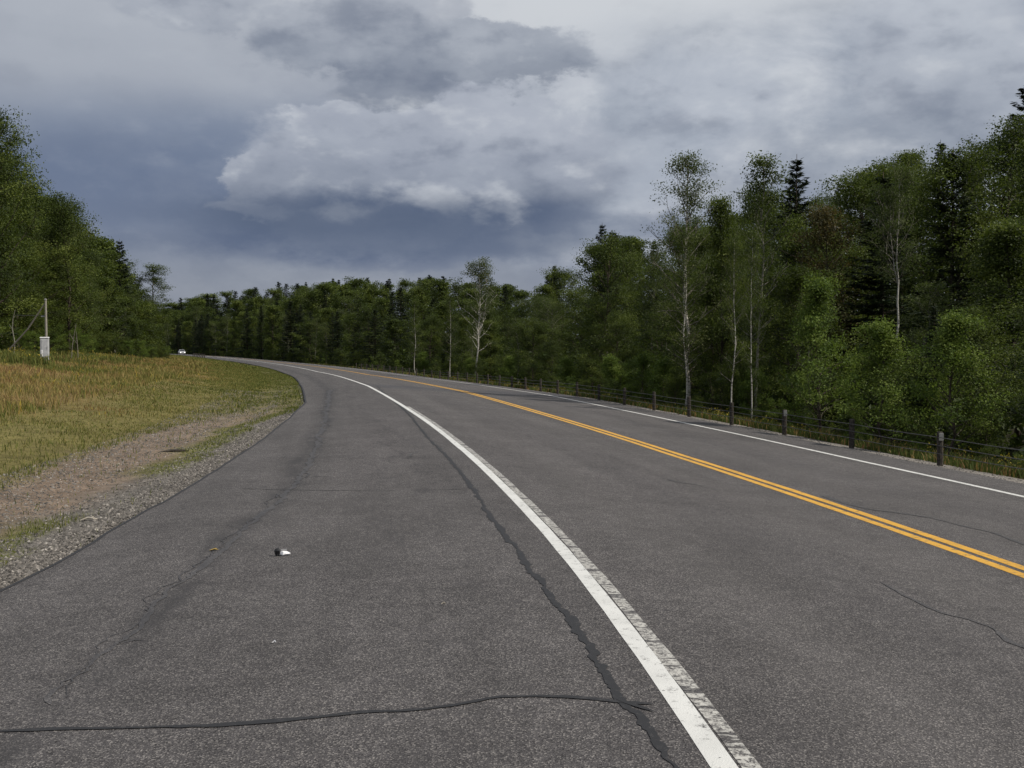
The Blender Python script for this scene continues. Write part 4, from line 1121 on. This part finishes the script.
# ------------------------------------------------------------------ oncoming car
def build_car(x, y, z, rz):
    e = empty('car', (x, y, z), rz, 'small pale silver car with lit headlights coming round the distant bend', 'car')
    # body profile across the length (front at -Y); rings of cross-section
    prof_ = [(-2.15, .36, .62, .70), (-2.05, .28, .72, .82), (-1.2, .24, .86, .87), (-.9, .24, .92, .87), (1.4, .24, .98, .87), (2.0, .28, .95, .84), (2.15, .40, .85, .76)]
    rings = []
    for yy, zb, ztp, hw in prof_:
        rings.append([(-hw * .96, yy, zb), (hw * .96, yy, zb), (hw, yy, zb + .12), (hw, yy, ztp - .14), (hw * .9, yy, ztp), (-hw * .9, yy, ztp), (-hw, yy, ztp - .14), (-hw, yy, zb + .12)])
    MB().loft(rings).build('body', M['carpaint'], e, False)
    cab = []
    for yy, hw, ztp in ((-.85, .78, .93), (-.2, .62, 1.42), (.9, .62, 1.45), (1.6, .74, .97)):
        cab.append([(-.80, yy if ztp < 1 else yy * 1, .90), (.80, yy, .90), (hw, yy, ztp), (-hw, yy, ztp)])
    MB().loft(cab).build('cabin', M['carpaint'], e)
    MB().loft([[(-.72, -.875, .97), (.72, -.875, .97), (.72, -.85, .975), (-.72, -.85, .975)], [(-.58, -.245, 1.39), (.58, -.245, 1.39), (.58, -.22, 1.395), (-.58, -.22, 1.395)]]).build('windscreen', M['glass'], e)
    for sx in (-1, 1):
        MB().box((sx * .725, .35, 1.15), (.03, 1.1, .30)).build('side_window', M['glass'], e)
        MB().box((sx * .60, -2.14, .60), (.30, .08, .17), 0, 1, .02).build('headlight', M['lamp'], e)
        MB().box((sx * .93, -.72, .98), (.16, .10, .12), 0, 1, .02).build('mirror', M['carpaint'], e)
        for yy in (-1.35, 1.35):
            w = MB().tube([(sx * .70, yy, .32), (sx * .885, yy, .32)], .32, 16).build('wheel', M['rubber'], e)
            MB().tube([(sx * .88, yy, .32), (sx * .9, yy, .32)], .19, 12).build('rim', M['galv_d'], w)
    MB().box((0, -2.17, .56), (.74, .04, .13), 0, 1, .01).build('grille', M['black'], e)
    MB().box((0, -2.175, .38), (.50, .03, .11), 0, 1, .004).build('number_plate', M['plastic_w'], e)
    MB().box((0, -2.10, .26), (1.5, .10, .10), 0, 1, .02).build('lower_bumper', M['black'], e)
sc_ = 337.; cx_, cy_, cz_ = rp(sc_, 1.85); th_ = float(np.interp(sc_, S, TH))
build_car(float(cx_), float(cy_), float(cz_) + .0, -th_)
x, y, _ = rp(378., UR + 2.6); x = float(x); y = float(y)
o = MB().box((0, 0, .55), (.2, .06, 2.3), 0, 1, .01).build('roadside_delineator', M['reflector']); o.location = (x, y, gz(x, y))
tag(o, 'pale upright roadside marker just right of the distant car', 'marker post')

# ------------------------------------------------------------------ litter and scraps on the near asphalt
def on_road(x, y, dz=0.0):
    s, u = to_su(x, y); return float((prof(u) + zs(s))[0]) + dz
lx, ly = -1.87, 8.56
e = empty('litter', (lx, ly, on_road(lx, ly)), .1, 'crumpled black and white scrap of rubbish lying on the near asphalt', 'litter')
rr_ = np.random.default_rng(8)
ring = []
for k, (px, rad_) in enumerate(((.0, .012), (.022, .021), (.05, .017), (.078, .006))):
    ring.append([(px + rr_.normal(0, .002), rad_ * 1.3 * math.cos(a) + rr_.normal(0, .002), max(.002, .018 + rad_ * math.sin(a) + rr_.normal(0, .002))) for a in np.linspace(0, 6.28, 9)[:-1]])
MB().loft(ring).build('white_wrapper', M['plastic_w'], e)
ring = []
for zc, rad_ in ((.001, .013), (.018, .019), (.042, .024), (.058, .018), (.064, .008)):
    ring.append([(-.024 + rad_ * math.cos(a) + rr_.normal(0, .003), rad_ * .8 * math.sin(a) + rr_.normal(0, .003), zc) for a in np.linspace(0, 6.28, 9)[:-1]])
MB().loft(ring).build('black_crumple', M['black'], e)
MB().box((.028, .006, .044), (.05, .004, .02), .4, 1, 0).build('grey_flap', M['galv_d'], e)
def leafscrap(name, x, y, size, mat, label, cat):
    V = [(0, -size * .4, .004), (size * .5, -size * .1, .012), (size, 0, .004), (size * .55, size * .35, .014), (0.05 * size, size * .3, .005), (size * .4, .1 * size, .002)]
    b = MB(); b.v = V + [(p[0], p[1], p[2] + .0015) for p in V]
    b.f = [(5, 1, 0), (5, 2, 1), (5, 3, 2), (5, 4, 3), (5, 0, 4), (6, 7, 11), (7, 8, 11), (8, 9, 11), (9, 10, 11), (10, 6, 11)] + [(i, (i + 1) % 5, (i + 1) % 5 + 6, i + 6) for i in range(5)]
    o = b.build(name, mat); o.location = (x, y, on_road(x, y, .006)); tag(o, label, cat)
leafscrap('fallen_leaf', -2.52, 8.86, .07, simple('dry_leaf', (.28, .19, .05), (.36, .26, .08), 30), 'dry yellowish leaf lying on the asphalt left of the litter', 'leaf')
leafscrap('paper_scrap', -1.35, 5.96, .022, M['plastic_w'], 'tiny white scrap lying on the near asphalt below the litter', 'scrap')
leafscrap('fallen_twig_leaf', -.45, 6.75, .03, M['deadwood'], 'small pale dead leaf lying mid shoulder left of the long crack', 'leaf')
def stick(x, y, L, rz, mat, label, r0=.012):
    b = MB().tube([(-L / 2, 0, .012), (-L * .1, .02, .03), (L * .25, -.01, .025), (L / 2, .02, .012)], [r0 * .5, r0, r0 * .9, r0 * .4], 6)
    b.tube([(L * .1, 0, .028), (L * .25, .06, .035)], [r0 * .6, r0 * .2], 5)
    o = b.build('stick', mat); o.location = (x, y, gz(x, y)); o.rotation_euler = (0, 0, rz); tag(o, label, 'stick')
stick(-4.42, 11.1, .16, .3, M['deadwood'], 'short bleached stick lying on the gravel at the lower left', .012)
stick(-5.9, 18.6, .5, .5, M['wood_dark'], 'dark broken branch lying on the bare earth beside the gravel', .025)

# ------------------------------------------------------------------ where two of a kind still read alike, say which one it is, counted across the view
byl = {}
for o in list(scene.objects):
    if o.parent is None and o.get('label') and o.get('group'): byl.setdefault((o['label'], o['group']), []).append(o)
ORD = ['first', 'second', 'third', 'fourth', 'fifth', 'sixth', 'seventh', 'eighth', 'ninth', 'tenth', 'eleventh', 'twelfth', 'thirteenth', 'fourteenth', 'fifteenth', 'sixteenth', 'seventeenth', 'eighteenth', 'nineteenth', 'twentieth', 'twenty-first', 'twenty-second']
for (l, g), os_ in byl.items():
    if 1 < len(os_) <= 22:
        for k, o in enumerate(sorted(os_, key=lambda o: o.location.x / o.location.y)):
            w = ORD[k] + (' from left' if len(l.split()) <= 13 else '')
            o['label'] = l + ', ' + w
